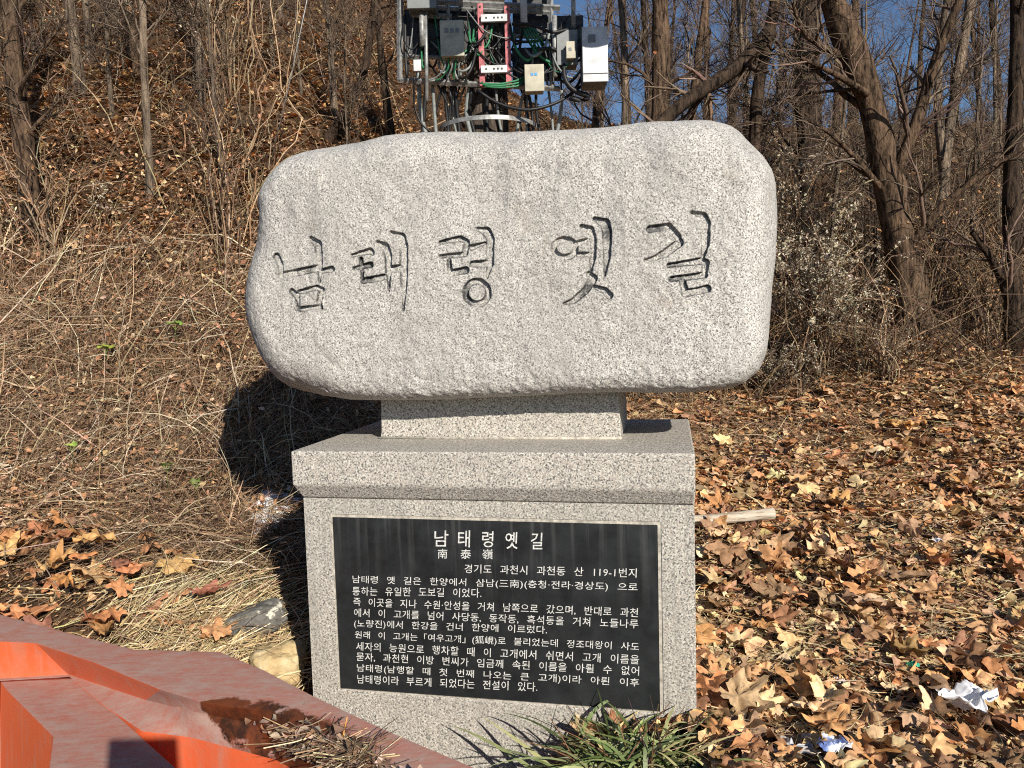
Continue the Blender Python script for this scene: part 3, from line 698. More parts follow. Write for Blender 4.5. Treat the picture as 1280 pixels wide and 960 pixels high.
X, Y = scatter(16000, 3.6, 7.5, -1.0, .0, 1.2, rng); k = left_keep(X, Y); X, Y = X[k], Y[k]; n = len(X)
parts.append(blades(X, Y, rng.uniform(.3, 1.0, n), rng.uniform(.002, .0048, n), np.abs(rng.normal(.55, .45, n)).clip(.05, 1.4), rng, PAL_STEM + PAL_BRUSH[:5], 8, .75))
# straw in front of the bank and among the leaves on the right
X, Y = scatter(9000, 2.0, 4.6, -.95, -.22, 1.0, rng); k = rng.uniform(size=len(X)) < .08 + .92 * sstep(-.62, -.48, X / Y); X, Y = X[k], Y[k]; n = len(X)
parts.append(blades(X, Y, rng.uniform(.08, .35, n), rng.uniform(.0022, .005, n), np.abs(rng.normal(.1, .22, n)).clip(0, 1.2), rng, PAL_STRAW, 5, .5, lift=rng.uniform(.01, .07, n)))
X, Y = scatter(9000, 2.2, 9, -.05, .95, 1.8, rng); n = len(X)
parts.append(blades(X, Y, rng.uniform(.05, .26, n), rng.uniform(.0018, .0045, n), np.abs(rng.normal(.05, .18, n)).clip(0, 1.2), rng, PAL_STRAW[:5] + [(.5, .43, .24)], 4, .5, lift=rng.uniform(.015, .06, n)))
# tussocky band where the leaves meet the slope on the right
X, Y = scatter(26000, 4.6, 10, .12, .95, 1.0, rng); k = rng.uniform(size=len(X)) < sstep(5.2, 7.6, Y + 1.2 * vnoise(np.stack([X, Y, X * 0], 1), .8, 71)) * .9 + .1 * (vnoise(np.stack([X, Y, X * 0], 1), .6, 72) > .25); X, Y = X[k], Y[k]; n = len(X)
parts.append(blades(X, Y, rng.uniform(.12, .45, n), rng.uniform(.003, .007, n), np.abs(rng.normal(.35, .45, n)).clip(0, 1.4), rng, PAL_STRAW[1:] + [(.17, .12, .065)], 5, .7))
X = rng.normal(-.44, .075, 1500); Y = rng.normal(3.5, .22, 1500); X = X * Y; n = len(X)
parts.append(blades(X, Y, rng.uniform(.12, .42, n), rng.uniform(.003, .006, n), np.abs(rng.normal(.05, .12, n)).clip(0, .6), rng, [(.58, .47, .28), (.50, .38, .20), (.62, .52, .33), (.40, .29, .15)], 5, .4, dirs=rng.normal(.5, .6, n), lift=rng.uniform(.03, .12, n)))
X, Y = scatter(2800, 3.9, 6.6, -1.0, .0, 1.2, rng); k = left_keep(X, Y); X, Y = X[k], Y[k]; n = len(X)
parts.append(blades(X, Y, rng.uniform(.3, .9, n), rng.uniform(.005, .009, n), np.abs(rng.normal(.5, .4, n)).clip(0, 1.4), rng, [(.50, .40, .27), (.42, .32, .20), (.34, .24, .15), (.55, .47, .34)], 7, .7, lift=rng.uniform(0, .08, n)))
cover('dead_grass', parts, M_STRAW)
parts = []
X, Y = scatter(11000, 7.5, 26, -.2, .95, 1.1, rng); k = rng.uniform(size=len(X)) < .12 + .88 * sstep(0, .22, X / Y); X, Y = X[k], Y[k]; n = len(X)
parts.append(blades(X, Y, rng.uniform(.5, 2.2, n), rng.uniform(.006, .014, n), rng.uniform(.6, 1.5, n), rng, PAL_STEM[:3] + [(.07, .05, .035), (.10, .075, .05)], 7, .45))
X, Y = scatter(1500, 6.8, 26, -1.0, -.15, 1.1, rng); n = len(X)
parts.append(blades(X, Y, rng.uniform(.5, 1.8, n), rng.uniform(.005, .012, n), rng.uniform(.4, 1.5, n), rng, PAL_STEM, 7, .5))
cover('undergrowth', parts, M_TWIG)

# ------------------------------------------------------------------ trees
def hit(px, py):
    """the point of the ground seen at a pixel"""
    d = ray(px, py); Y = np.linspace(2, 70, 1400); P_ = CAM + d[None] * (Y / d[1])[:, None]
    below = np.nonzero(P_[:, 2] < terr(P_[:, 0], P_[:, 1]))[0]
    return P_[below[0]] if len(below) else P_[-1]
def resample(P_, K):
    P_ = np.asarray(P_, float); L = np.concatenate([[0], np.cumsum(np.linalg.norm(np.diff(P_, axis=0), axis=1))]); t = np.linspace(0, L[-1], K)
    out = np.stack([np.interp(t, L, P_[:, i]) for i in range(3)], 1)
    for _ in range(3): out[1:-1] = out[1:-1] * .5 + (out[:-2] + out[2:]) * .25
    return out
def grow(P_, R_, n, t0, t1, L, ang, K, rng, up=.25, wig=.12, rk=.5, rmin=.003, follow=None):
    Mn = len(P_); par = np.repeat(np.arange(Mn), n); m = len(par); Kp = P_.shape[1]
    t = rng.uniform(t0, t1, m) * (Kp - 1); i = np.minimum(t.astype(int), Kp - 2); w = (t - i)[:, None]
    b0 = P_[par, i] * (1 - w) + P_[par, i + 1] * w; r0 = R_[par, i] * (1 - w[:, 0]) + R_[par, i + 1] * w[:, 0]
    tan = P_[par, i + 1] - P_[par, i]; tan /= np.linalg.norm(tan, axis=1, keepdims=True) + 1e-9
    rv = rng.normal(size=(m, 3)); rv -= (rv * tan).sum(1, keepdims=True) * tan; rv /= np.linalg.norm(rv, axis=1, keepdims=True)
    a = rng.normal(ang, .22, m)[:, None]
    d = tan * np.cos(a) + rv * np.sin(a); d[:, 2] += up * rng.uniform(.3, 1.3, m)
    d /= np.linalg.norm(d, axis=1, keepdims=True)
    Ln = L * rng.uniform(.45, 1.25, m) * (1.1 - .45 * (t / (Kp - 1)))
    st_ = Ln[:, None] / (K - 1); out = np.empty((m, K, 3)); out[:, 0] = b0; dd = d.copy()
    for k in range(1, K):
        dd = dd + rng.normal(0, wig, (m, 3)) + np.array([0, 0, up * .12]); dd /= np.linalg.norm(dd, axis=1, keepdims=True)
        out[:, k] = out[:, k - 1] + dd * st_
    rb = np.maximum(r0 * rk * rng.uniform(.6, 1.1, m), rmin)
    return out, rb[:, None] * np.linspace(1, .28, K)[None]
PAL_TWIG = [(.14, .10, .075), (.10, .072, .052), (.20, .15, .11), (.07, .05, .038), (.17, .12, .085)]
def tree_parts(root, path, r0, r1, bk, rng, L1=9, l1=1.6, L2=8, L3=9, t0=.25, K=26, wig=.02, sides=12, tw=PAL_TWIG, leaves=0, lpal=PAL_LEAF, limbs=(), rmin=.004):
    P_ = resample(path, K); 
    P_[1:-1] += np.cumsum(rng.normal(0, wig * .35, (K - 2, 3)), 0) * np.linspace(0, 1, K - 2)[:, None] * 0 + rng.normal(0, wig * .5, (K - 2, 3)) * r0 * 4
    R_ = np.linspace(r0, r1, K) * (1 + .35 * np.exp(-np.linspace(0, 1, K) * 14)) * (1 + .07 * rng.normal(size=K))
    tb_ = MB(); V, F = tubes(P_[None], R_[None], sides)
    ctr = np.repeat(P_, sides, 0); V = ctr + (V - ctr) * (1 + .16 * vnoise(V * np.array([1, 1, .35]), max(r0 * .7, .03), int(rng.integers(1000))))[:, None]
    tb_.add(V, F)
    A, RA = grow(P_[None], R_[None], L1, t0, .98, l1, 1.0, 10, rng, .35, .13, .33, .010)
    if len(limbs):
        for lp, la, lb in limbs:
            Q = resample(lp, 10)[None]; A = np.concatenate([A, Q]); RA = np.concatenate([RA, np.linspace(la, lb, 10)[None]])
    V, F = tubes(A, RA, 7); tb_.add(V, F)
    tb_.build('trunk', bk, root, smooth=True)
    B, RB = grow(A, RA, L2, .2, 1, l1 * .55, .8, 7, rng, .2, .15, .55, .006 if rmin > .003 else .004)
    C, RC = grow(B, RB, L3, .15, 1, l1 * .32, .7, 5, rng, .12, .16, .6, rmin)
    cb = MB()
    V, F = tubes(B, RB, 4); cb.add(V, F, np.repeat(rand_tint(len(B), tw, rng), 28, 0))
    V, F = tubes(C, RC, 3); cb.add(V, F, np.repeat(rand_tint(len(C), tw, rng), 15, 0))
    cb.build('crown', M_TWIG, root, smooth=True, use_tint=True)
    if leaves:
        idx = rng.integers(0, len(C), leaves); V, F, T = small_leaves(C[idx, rng.integers(1, 5, leaves)] - np.array([0, 0, .03]), rng.uniform(.05, .11, leaves), rng, lpal, 1.0, (.4, .7), 1.5)
        mb = MB().add(V, F, T); mb.build('dry_leaves', M_LEAF, root, True, True)
    return P_, R_
def px_path(pts, Y, lean=0.0, top=2.5):
    """trunk through photo points (base first), standing at distance Y, continued above the frame"""
    n = len(pts); P_ = [at_y(x, y, Y + lean * i / max(n - 1, 1)) for i, (x, y) in enumerate(pts)]
    b0 = P_[0].copy(); gz = float(terr(b0[0], b0[1])); 
    base = P_[0] + (P_[0] - P_[1]) / max((P_[1] - P_[0])[2], .05) * max(b0[2] - gz + .12, 0)
    if b0[2] > gz - .1: P_ = [base] + P_
    d = P_[-1] - P_[-2]; d /= np.linalg.norm(d); d = d * .75 + np.array([0, 0, .25]); P_ += [P_[-1] + d * top * .5, P_[-1] + d * top + np.array([.1, 0, 0])]
    return P_
def named_tree(label, pts, wpx, Y, bk, seed, name='bare_tree', lean=0, top=2.5, taper=.55, group='bare trees around the stone', **k):
    r = np.random.default_rng(seed); path = px_path(pts, Y, lean, top)
    root = empty(name, path[0], label=label, cat='tree', group=group)
    path = [p - path[0] for p in path]; r0 = wpx / FPX * Y * .5 * .84
    k.setdefault('limbs', ()); k['limbs'] = [([at_y(x, y, Yl) - np.asarray(root.location) for x, y, Yl in lp], a * Y / FPX * .5, b2 * Y / FPX * .5) for lp, a, b2 in k['limbs']]
    tree_parts(root, path, r0, r0 * taper, bk, r, **k); return root

named_tree('thick tree leaning left with ragged bark, right of the boulder', [(1142, 396), (1118, 260), (1092, 130), (1050, 30), (1036, -10)], 46, 8.6, BARK_BROWN, 101, lean=-.3, taper=.62, L1=7, l1=1.7, t0=.35, top=2.5,
           limbs=[([(1112, 235, 8.5), (1150, 150, 8.3), (1165, 80, 8.2), (1200, 0, 8.0)], 17, 9), ([(1088, 120, 8.4), (1050, 95, 8.0), (1000, 72, 7.8)], 10, 4), ([(1115, 250, 8.5), (1040, 165, 8.2), (1010, 150, 8.1)], 9, 3), ([(1130, 320, 8.5), (1180, 250, 8.3), (1280, 185, 8.0)], 12, 5)])
named_tree('straight stout tree with sunlit brown bark rising behind the top of the boulder', [(826, 175), (826, 100), (827, 40), (825, -5)], 33, 9.5, BARK_BROWN, 102, L1=6, l1=1.3, t0=.4, leaves=24, lpal=[(.42, .16, .07), (.36, .13, .06)])
named_tree('dark crooked tree above the boulder, one heavy limb swinging low to the left', [(944, 200), (942, 140), (950, 80), (968, 30), (972, -10)], 21, 8.5, BARK_DARK, 103, L1=6, l1=1.2, t0=.3, limbs=[([(962, 40, 8.5), (930, 82, 8.4), (890, 105, 8.2), (850, 128, 8.0), (815, 165, 7.9)], 20, 15)])
named_tree('dark upright tree with a knotted trunk between the boulder and the leaning tree', [(1008, 232), (1005, 170), (998, 90), (1002, -5)], 22, 11, BARK_DARK, 104, L1=8, l1=1.5, t0=.2)
named_tree('pale brown forked tree behind the leaning trunk at the upper right', [(1176, 300), (1182, 190), (1196, 100), (1216, -5)], 17, 10.5, BARK_GREY, 105, L1=8, l1=1.4, t0=.25, limbs=[([(1180, 210, 10.5), (1170, 120, 10.4), (1176, 40, 10.3), (1186, -10, 10.2)], 12, 8)])
named_tree('dark trunk cut by the right edge of the photo, multi-stemmed at its foot', [(1268, 405), (1262, 250), (1270, 120), (1272, -5)], 26, 8.2, BARK_DARK, 106, L1=6, l1=1.4, t0=.3, limbs=[([(1268, 390, 8.2), (1245, 330, 8.1), (1215, 290, 8.0)], 14, 6)])
named_tree('slim grey tree standing just left of the stout brown tree', [(780, 180), (783, 100), (776, -5)], 13, 10.5, BARK_GREY, 107, L1=7, l1=1.2, t0=.2)
named_tree('thin brown tree leaning right between the stout tree and the crooked one', [(862, 170), (870, 90), (884, -5)], 15, 11, BARK_BROWN, 108, L1=7, l1=1.2, t0=.2)
named_tree('slender dark tree on the ridge right of the crooked tree', [(918, 190), (912, 100), (918, -5)], 9, 14, BARK_DARK, 109, L1=8, l1=1.4, t0=.15)
named_tree('thin reddish brown tree just behind the white equipment box', [(742, 180), (750, 90), (764, -5)], 12, 11.5, BARK_BROWN, 110, L1=7, l1=1.2, t0=.2)
named_tree('slim pale trunk standing alone on the leafy bank at the left, lit from the front', [(191, 286), (187, 220), (181, 110), (178, -5)], 12, 7.2, BARK_GREY, 111, L1=6, l1=1.0, t0=.3, taper=.7)
named_tree('brown twin trunk close behind the slim pale trunk on the left bank', [(181, 165), (172, 90), (160, -5)], 14, 9.5, BARK_BROWN, 112, L1=6, l1=1.2, t0=.2)
named_tree('broad shaggy trunk wrapped in twigs at the left edge of the photo', [(42, 300), (32, 190), (18, 90), (8, -5)], 30, 6.8, BARK_BROWN, 113, L1=14, l1=1.0, t0=.1, leaves=50, lpal=[(.48, .27, .12), (.42, .22, .10)])
named_tree('grey brown tree with a swollen base between the shaggy trunk and the slim pale trunk', [(113, 205), (100, 110), (86, -5)], 17, 8.6, BARK_GREY, 114, L1=8, l1=1.1, t0=.2, leaves=40, lpal=[(.48, .27, .12), (.42, .22, .10)])
named_tree('small crooked tree forking low halfway up the left bank', [(246, 150), (262, 98), (246, 60), (240, -5)], 12, 10, BARK_GREY, 115, L1=8, l1=1.1, t0=.2, limbs=[([(262, 98, 10), (285, 65, 9.9), (300, 20, 9.8)], 9, 5)])
named_tree('dark slanting tree just above the left shoulder of the boulder', [(405, 182), (432, 145), (455, 100), (470, -5)], 13, 8.0, BARK_DARK, 116, L1=8, l1=1.0, t0=.2)
named_tree('thin dark tree standing left of the equipment pole on the bank', [(488, 165), (478, 90), (470, -5)], 12, 9.2, BARK_DARK, 117, L1=8, l1=1.2, t0=.2)

def proto(seed, h, r, bk, lean):
    rg = np.random.default_rng(seed); root = empty('bare_tree', (0, 0, 0))
    path = [np.array([0, 0, -.3]), np.array([lean * .2, .05, h * .3]), np.array([lean * .5 + .1, 0, h * .65]), np.array([lean, -.1, h])]
    tree_parts(root, path, r, r * .3, bk, rg, L1=13, l1=h * .28, L2=6, t0=.18, K=14, wig=.03, sides=8, rmin=.005, L3=8); return root
protos = [proto(201, 6.0, .09, BARK_DARK, .5), proto(202, 7.5, .12, BARK_BROWN, -.4), proto(203, 5.0, .06, BARK_GREY, .3), proto(204, 8.0, .14, BARK_DARK, -.8), proto(205, 6.5, .075, BARK_BROWN, .9), proto(206, 3.6, .035, BARK_GREY, -.3)]
def copy_thing(root):
    c = root.copy(); COL.objects.link(c)
    for ch in root.children: d = ch.copy(); COL.objects.link(d); d.parent = c
    return c
used = set()
def plant(k, X, Y, s, rz, label, group):
    o = protos[k] if k not in used else copy_thing(protos[k]); used.add(k)
    o.location = (X, Y, float(terr(X, Y))); o.scale = (s, s, s); o.rotation_euler = (0, 0, rz); tag(o, label, 'tree', group)
rt = np.random.default_rng(31)
for i in range(92):                                    # the wooded ridge behind and right of the boulder
    Y = rt.uniform(11.5, 34) if i % 3 else rt.uniform(9.5, 14); u = rt.uniform(-.12, .92) if i % 3 else rt.uniform(.2, .92); s = rt.uniform(.75, 1.25) if i % 3 else rt.uniform(.55, .85)
    plant((i // 3 * 2 + i % 3 - 1) % 6 if i % 3 else (2, 5, 5)[i // 3 % 3], u * Y, Y, s, rt.uniform(0, 6.28), 'bare thin tree among many on the wooded ridge behind the boulder', 'bare trees on the ridge')
for i in range(56):                                    # the steep leaf-covered bank on the left
    Y = rt.uniform(7.0, 13) if i % 2 else rt.uniform(9, 26); u = rt.uniform(-.98, -.12); s = rt.uniform(.4, .8) if i % 2 else rt.uniform(.5, 1.05)
    plant((5, 2)[i % 4 // 2] if i % 2 else (i // 2) % 6, u * Y, Y, s, rt.uniform(0, 6.28), 'bare thin tree among many on the steep leafy bank left of the boulder', 'bare trees on the bank')

# ------------------------------------------------------------------ shrubs, vines, weeds
def shrub(label, px, py, h, spread, stems, leaves, seed, pal, lsz=(.014, .028), Y=None, name='shrub', cat='shrub', group='pale dry leaved shrubs', arch=.55, scol=PAL_STEM):
    rg = np.random.default_rng(seed); b0 = hit(px, py) if Y is None else at_y(px, py, Y)
    root = empty(name, b0, label=label, cat=cat, group=group)
    K = 9; t = np.linspace(0, 1, K)[None]; a = rg.uniform(0, 6.28, stems)[:, None]; L = h * rg.uniform(.6, 1.15, stems)[:, None]; sp = spread * rg.uniform(.2, 1.1, stems)[:, None]
    P_ = np.stack([np.cos(a) * sp * t**1.6, np.sin(a) * sp * t**1.6, L * (t * (1 + arch) - arch * t**2.4) - .03], -1); P_ += rg.normal(0, .02, (stems, 1, 3)) * np.array([3, 3, 0]); P_[:, 1:] += np.cumsum(rg.normal(0, .012 * h, (stems, K - 1, 3)), 1) * 2.4
    B, RB = grow(P_, np.full(P_.shape[:2], .005), 5, .25, 1, h * .3, .7, 6, rg, .05, .12, .6, .0022)
    mb = MB(); V, F = tubes(P_, np.broadcast_to(np.linspace(.0075, .003, K), (stems, K)), 4); mb.add(V, F, np.repeat(rand_tint(stems, scol, rg), K * 4, 0))
    V, F = tubes(B, RB, 3); mb.add(V, F, np.repeat(rand_tint(len(B), scol, rg), 18, 0)); mb.build('stems', M_TWIG, root, True, True)
    i = rg.integers(0, len(B), leaves); p = B[i, rg.integers(1, 6, leaves)] + rg.normal(0, .014, (leaves, 3))
    V, F, T = small_leaves(p, rg.uniform(*lsz, leaves), rg, pal, 1.1, (.3, .5), 1.5)
    MB().add(V, F, T).build('dry_foliage', M_LEAF, root, True, True); return root
PALE = [(.45, .39, .29), (.38, .32, .23), (.52, .46, .35), (.27, .21, .14), (.40, .33, .23)]
shrub('large arching shrub with masses of small pale dry leaves, right of the boulder', 1022, 470, 1.35, .75, 60, 7500, 301, PALE, (.024, .05))
shrub('tall pale leaved shrub rising behind the right shoulder of the boulder', 985, 400, 1.9, .8, 34, 4000, 302, PALE, (.024, .05))
shrub('low spreading shrub of pale dry leaves under the right lower corner of the boulder', 960, 492, .5, .7, 40, 3400, 303, PALE, (.018, .034))
shrub('small pale leaved shrub at the foot of the dark leaning tree', 1105, 480, .7, .6, 26, 900, 304, PALE, (.016, .03))
shrub('sparse shrub with hanging pale leaves in front of the dark leaning trunk', 1120, 330, 1.2, .7, 18, 420, 305, PALE, (.02, .04))
shrub('clump of whitish dry leaves on the left bank below the slim pale trunk', 121, 292, .45, .22, 9, 170, 306, PALE + [(.66, .64, .50)], (.03, .05))
shrub('clump of whitish dry leaves at the left edge of the photo', 14, 305, .45, .25, 9, 170, 307, PALE + [(.66, .64, .50)], (.03, .05))
shrub('small sprig of pale dry leaves just above the dead grass left of the boulder', 222, 330, .25, .22, 7, 90, 308, PALE, (.025, .045))
shrub('pale leaved thicket high on the bank above the left shoulder of the boulder', 285, 130, 1.9, 1.1, 30, 900, 309, PALE, (.03, .055))
shrub('brown brushy thicket on the slope at the right edge of the photo', 1225, 420, 1.0, .8, 50, 500, 310, PAL_LEAF, (.03, .05), group='brown thickets')
shrub('tall brown brushy thicket at the foot of the leaning tree', 1165, 410, 1.5, .9, 50, 500, 311, PAL_LEAF, (.03, .05), group='brown thickets')
shrub('brown twiggy thicket at the left edge of the bank', 60, 330, 1.1, .8, 22, 120, 312, PAL_LEAF, (.03, .05), group='brown thickets')
shrub('brown twiggy thicket close to the left side of the boulder', 290, 330, 1.2, .5, 20, 120, 313, PAL_LEAF, (.03, .05), group='brown thickets')
rg = np.random.default_rng(41)
v0 = hit(312, 330); root = empty('hanging_vine', v0, label='tangle of pale dry vines climbing from the bank beside the boulder', cat='vine')
n = 9; K = 16; t = np.linspace(0, 1, K)[None]
tgt = np.array([at_y(330 + rg.normal(0, 22), -60 + rg.normal(0, 20), v0[1] + rg.normal(.3, .3)) for _ in range(n)]) - v0; src = rg.normal(0, .16, (n, 3)) * np.array([1, 1, .1])
Pv = src[:, None] * (1 - t[..., None]) + tgt[:, None] * t[..., None] + np.cumsum(rg.normal(0, .055, (n, K, 3)), 1) * np.sin(np.pi * t)[..., None]
Pv[:, :, 0] += .12 * np.sin(t * rg.uniform(4, 9, (n, 1)) + rg.uniform(0, 6, (n, 1)))
V, F = tubes(Pv, np.repeat(rg.uniform(.003, .008, (n, 1)), K, 1), 5); mb = MB(); mb.add(V, F, np.repeat(rand_tint(n, [(.36, .25, .16), (.27, .18, .11), (.20, .13, .085)], rg), K * 5, 0))
B, RB = grow(Pv, np.full(Pv.shape[:2], .006), 6, .1, .9, .5, .7, 7, rg, -.1, .2, .6, .002)
V, F = tubes(B, RB, 3); mb.add(V, F, np.repeat(rand_tint(len(B), PAL_STEM, rg), 21, 0)); mb.build('stems', M_TWIG, root, True, True)

def weed(label, px, py, n, size, seed, col):
    rg = np.random.default_rng(seed); b0 = hit(px, py + 6)
    root = empty('green_weed', b0 + np.array([0, -.12, .13]), label=label, cat='weed', group='green weeds in the dead grass')
    mb = MB(); st_ = MB()
    for i in range(n):
        a = i / n * 6.28 + rg.normal(0, .2); d = np.array([math.cos(a), math.sin(a), .5]); tip = d * size * .45 + np.array([0, 0, .10])
        st_.tube(np.array([[0, 0, -.13], [0, 0, .06], tip]), .0016, 4, (.16, .22, .06))
        V, F, T = small_leaves(tip[None], np.array([size]), rg, [col], .5, (.5, .7)); mb.add(V, F, T)
    st_.build('stem', M_GREEN, root, True, True); mb.build('leaf_cluster', M_GREEN, root, True, True)
weed('bright yellow green sprig standing in the dead grass on the left bank', 145, 468, 6, .075, 401, (.34, .42, .06))
weed('green sprig in the dead grass just left of the boulder', 230, 438, 6, .075, 402, (.20, .33, .06))
weed('tiny green sprig in the lower dead grass', 106, 592, 4, .05, 403, (.22, .33, .06))
weed('small green leaf pair by the edge of the boulder shadow', 222, 618, 5, .05, 404, (.14, .19, .05))
weed('low green sprig beneath the boulder shadow', 258, 640, 6, .05, 405, (.20, .25, .07))

def tuft(label, b0, n, L, w, up, seed, pal, name='grass_tuft', spread=.10, zmin=None, group=None, lean=None):
    rg = np.random.default_rng(seed); root = empty(name, b0, label=label, cat='grass tuft', group=group)
    K = 9; t = np.linspace(0, 1, K)[None]; a = rg.uniform(0, 6.28, n)[:, None]
    if lean is not None: a = lean[0] + rg.normal(0, lean[1], (n, 1))
    Ln = rg.uniform(*L, n)[:, None]; e = rg.uniform(*up, n)[:, None]
    h = Ln * (t * np.cos(e) + .25 * t**2); z = Ln * (t * np.sin(e) - .62 * t**2.2 * np.sin(e) * rg.uniform(.5, 1.5, (n, 1)))
    P_ = np.stack([np.cos(a) * h, np.sin(a) * h, z], -1) + (rg.normal(0, spread, (n, 3)) * np.array([1, .7, .08]))[:, None]
    W = rg.uniform(*w, n)[:, None] * np.clip(1.15 - t**2.2 * 1.1, .06, 1) * np.clip(.5 + t * 3, 0, 1)
    V, F = ribbons(P_, W, rg); mb = MB().add(V, F, np.repeat(rand_tint(n, pal, rg, .2), K * 2, 0)); mb.build('blades', M_GREEN, root, True, True); return root
GR = [(.12, .16, .05), (.17, .21, .075), (.08, .11, .035), (.23, .27, .11), (.30, .32, .16), (.36, .31, .15)]
gb0 = at_z(808, 990, -.06)
tuft('big tuft of strap-like green blades at the foot of the pedestal', gb0, 460, (.18, .42), (.008, .016), (.35, 1.35), 501, GR, spread=.12)
tuft('small tuft of wide green blades among straw left of the pedestal', hit(318, 752) + np.array([0, 0, .05]), 34, (.12, .26), (.006, .011), (.5, 1.3), 502, GR[:4], spread=.05, group='tufts left of the pedestal')
tuft('upright green tuft beside the snow by the shadow of the pedestal', hit(322, 712) + np.array([0, -.02, .07]), 30, (.10, .20), (.006, .011), (.8, 1.4), 503, GR[:4] + [(.3, .38, .2)], spread=.03, group='tufts left of the pedestal')
# stiff brown stalks by the tuft
root = empty('dry_stalks', gb0 + np.array([-.05, .03, 0]), label='dark dry stalks poking out of the green tuft against the pedestal', cat='dry stalks')
rg = np.random.default_rng(55); mb = MB()
for ex, ey in ((688, 898), (702, 912), (655, 926), (768, 888), (785, 872), (823, 880), (855, 885), (838, 878), (812, 868), (745, 905)):
    e = at_y(ex, ey, gb0[1] + rg.uniform(-.08, .10)) - np.asarray(root.location); s0 = rg.normal(0, .05, 3) * np.array([1, .6, 0])
    m1 = s0 * .5 + e * .5 + np.array([0, 0, .03]); mb.tube(resample([s0, m1, e], 7), np.linspace(.0035, .0012, 7), 5, rand_tint(1, [(.12, .06, .04), (.2, .12, .06), (.05, .035, .03)], rg)[0])
mb.build('stems', M_TWIG, root, True, True)

# ------------------------------------------------------------------ utility pole with telephone gear behind the boulder
PY = 7.0
pb = at_y(612, 200, PY); pz = float(terr(pb[0], PY))
pole = empty('utility_pole', (pb[0], PY, pz), label='dark utility pole crowded with brackets, red rails and tangled cables behind the boulder', cat='utility pole')
PO = np.array([pb[0], PY, pz])
M_STEEL = plain('galvanized_steel', (.30, .30, .29), .5, .5, .4, .45, 30)
M_DARK = plain('dark_metal', (.05, .05, .052), .6, .4, .2, .4, 30)
M_RED = plain('red_paint', (.42, .12, .13), .6, .4, 0, .5, 30)
M_WHITE = plain('white_paint', (.55, .56, .57), .5, .4, 0, .25, 9)
M_BEIGE = plain('beige_enclosure', (.42, .39, .30), .5, .4, 0, .3, 9)
M_GREYBOX = plain('grey_enclosure', (.19, .20, .20), .55, .4, 0, .15, 20)
M_BLACK = plain('black_cable', (.012, .012, .013), .5, .4, 0, .2, 20)
M_GREENC = plain('green_cable', (.03, .17, .075), .5, .4, 0, .3, 20)
M_GREYC = plain('grey_cable', (.22, .24, .23), .5, .4, 0, .3, 20)
M_BLUE = plain('blue_print', (.08, .30, .62), .5, .4, 0, .2, 20)
def q(x, y, Y): return at_y(x, y, Y) - PO
mb = MB(); mb.tube(resample([[0, 0, -.3], [0, 0, 2], [0.0, 0, 5.5]], 40), np.linspace(.19, .165, 40), 20); mb.build('pole_shaft', bark('weathered_pole', (.05, .042, .036), (.20, .16, .13), 12), pole, True)
F1 = 6.68
mb = MB()
for a, b2, w in (((500, -40), (500, 101), .022), ((498, 100), (700, 111), .02), ((498, 70), (560, 72), .016), ((540, 2), (700, 10), .022), ((545, 10), (690, 16), .014), ((515, 18), (565, 21), .02), ((560, 100), (560, -30), .014), ((688, -20), (690, 112), .018), ((640, 45), (722, 48), .016)):
    mb.tube([q(a[0], a[1], F1), q(b2[0], b2[1], F1)], w * 1.2, 4)
mb.build('mounting_frame', M_STEEL, pole)
for (xa, ya, yb) in ((600, 4, 107), (633.5, 7, 110)):
    a, b2 = q(xa, ya, F1 - .06), q(xa + .5, yb, F1 - .06); w = .0225
    mb = MB().box((a[0] - w, a[1], b2[2]), (a[0] + w, a[1] + .04, a[2])); rail = mb.build('rail', M_RED, pole)
    mb = MB()
    for k in (.04, .18, .5, .8, .96): z = a[2] + (b2[2] - a[2]) * k; mb.tube([(a[0], a[1] - .008, z), (a[0], a[1] + .004, z)], .008, 8)
    mb.build('bolt', M_DARK, rail)['kind'] = 'stuff'
for ya in (22, 86):
    a, b2 = q(601, ya - 4, F1 - .095), q(634, ya + 4, F1 - .095); mb = MB().box((a[0], a[1], b2[2]), (b2[0], a[1] + .03, a[2])); br_ = mb.build('bracket', M_WHITE, pole)
    mb = MB()
    for k in (.2, .5, .65, .8): x = a[0] + (b2[0] - a[0]) * k; z = (a[2] + b2[2]) / 2; mb.tube([(x, a[1] - .002, z), (x, a[1] + .004, z)], .009, 8)
    h_ = mb.build('bolt_hole', M_DARK, br_); h_['kind'] = 'stuff'
# round band with holes
mb = MB(); th = np.linspace(np.pi * 1.02, np.pi * 1.98, 40); cz = q(612, 161, PY - .05)[2]; rad = .44
ring = np.stack([rad * np.cos(th), rad * np.sin(th), np.full(40, cz)], 1)
Vr = np.concatenate([ring - [0, 0, .018], ring + [0, 0, .018], ring * [.985, .985, 1] + [0, 0, .018], ring * [.985, .985, 1] - [0, 0, .018]])
mb.add(Vr, np.array([(k * 40 + i, k * 40 + i + 1, ((k + 1) % 4) * 40 + i + 1, ((k + 1) % 4) * 40 + i) for k in range(4) for i in range(39)]))
mb.build('ring_band', M_STEEL, pole, False)
for x, y0, y1, r in ((532.5, 12, 126, .017), (527, 12, 58, .024), (654, -30, 32, .03), (693, 20, 96, .022), (716, -30, 36, .018), (575, -30, 8, .02)):
    MB().tube([q(x, y0, F1 - .08), q(x + 1, y1, F1 - .08)], r, 10).build('conduit', M_STEEL if x != 654 else M_WHITE, pole, True)
rg = np.random.default_rng(61)
def cable(pts, r, m): MB().tube(resample([q(x, y, Y) for x, y, Y in pts], 16), r, 6).build('cable', m, pole, True)
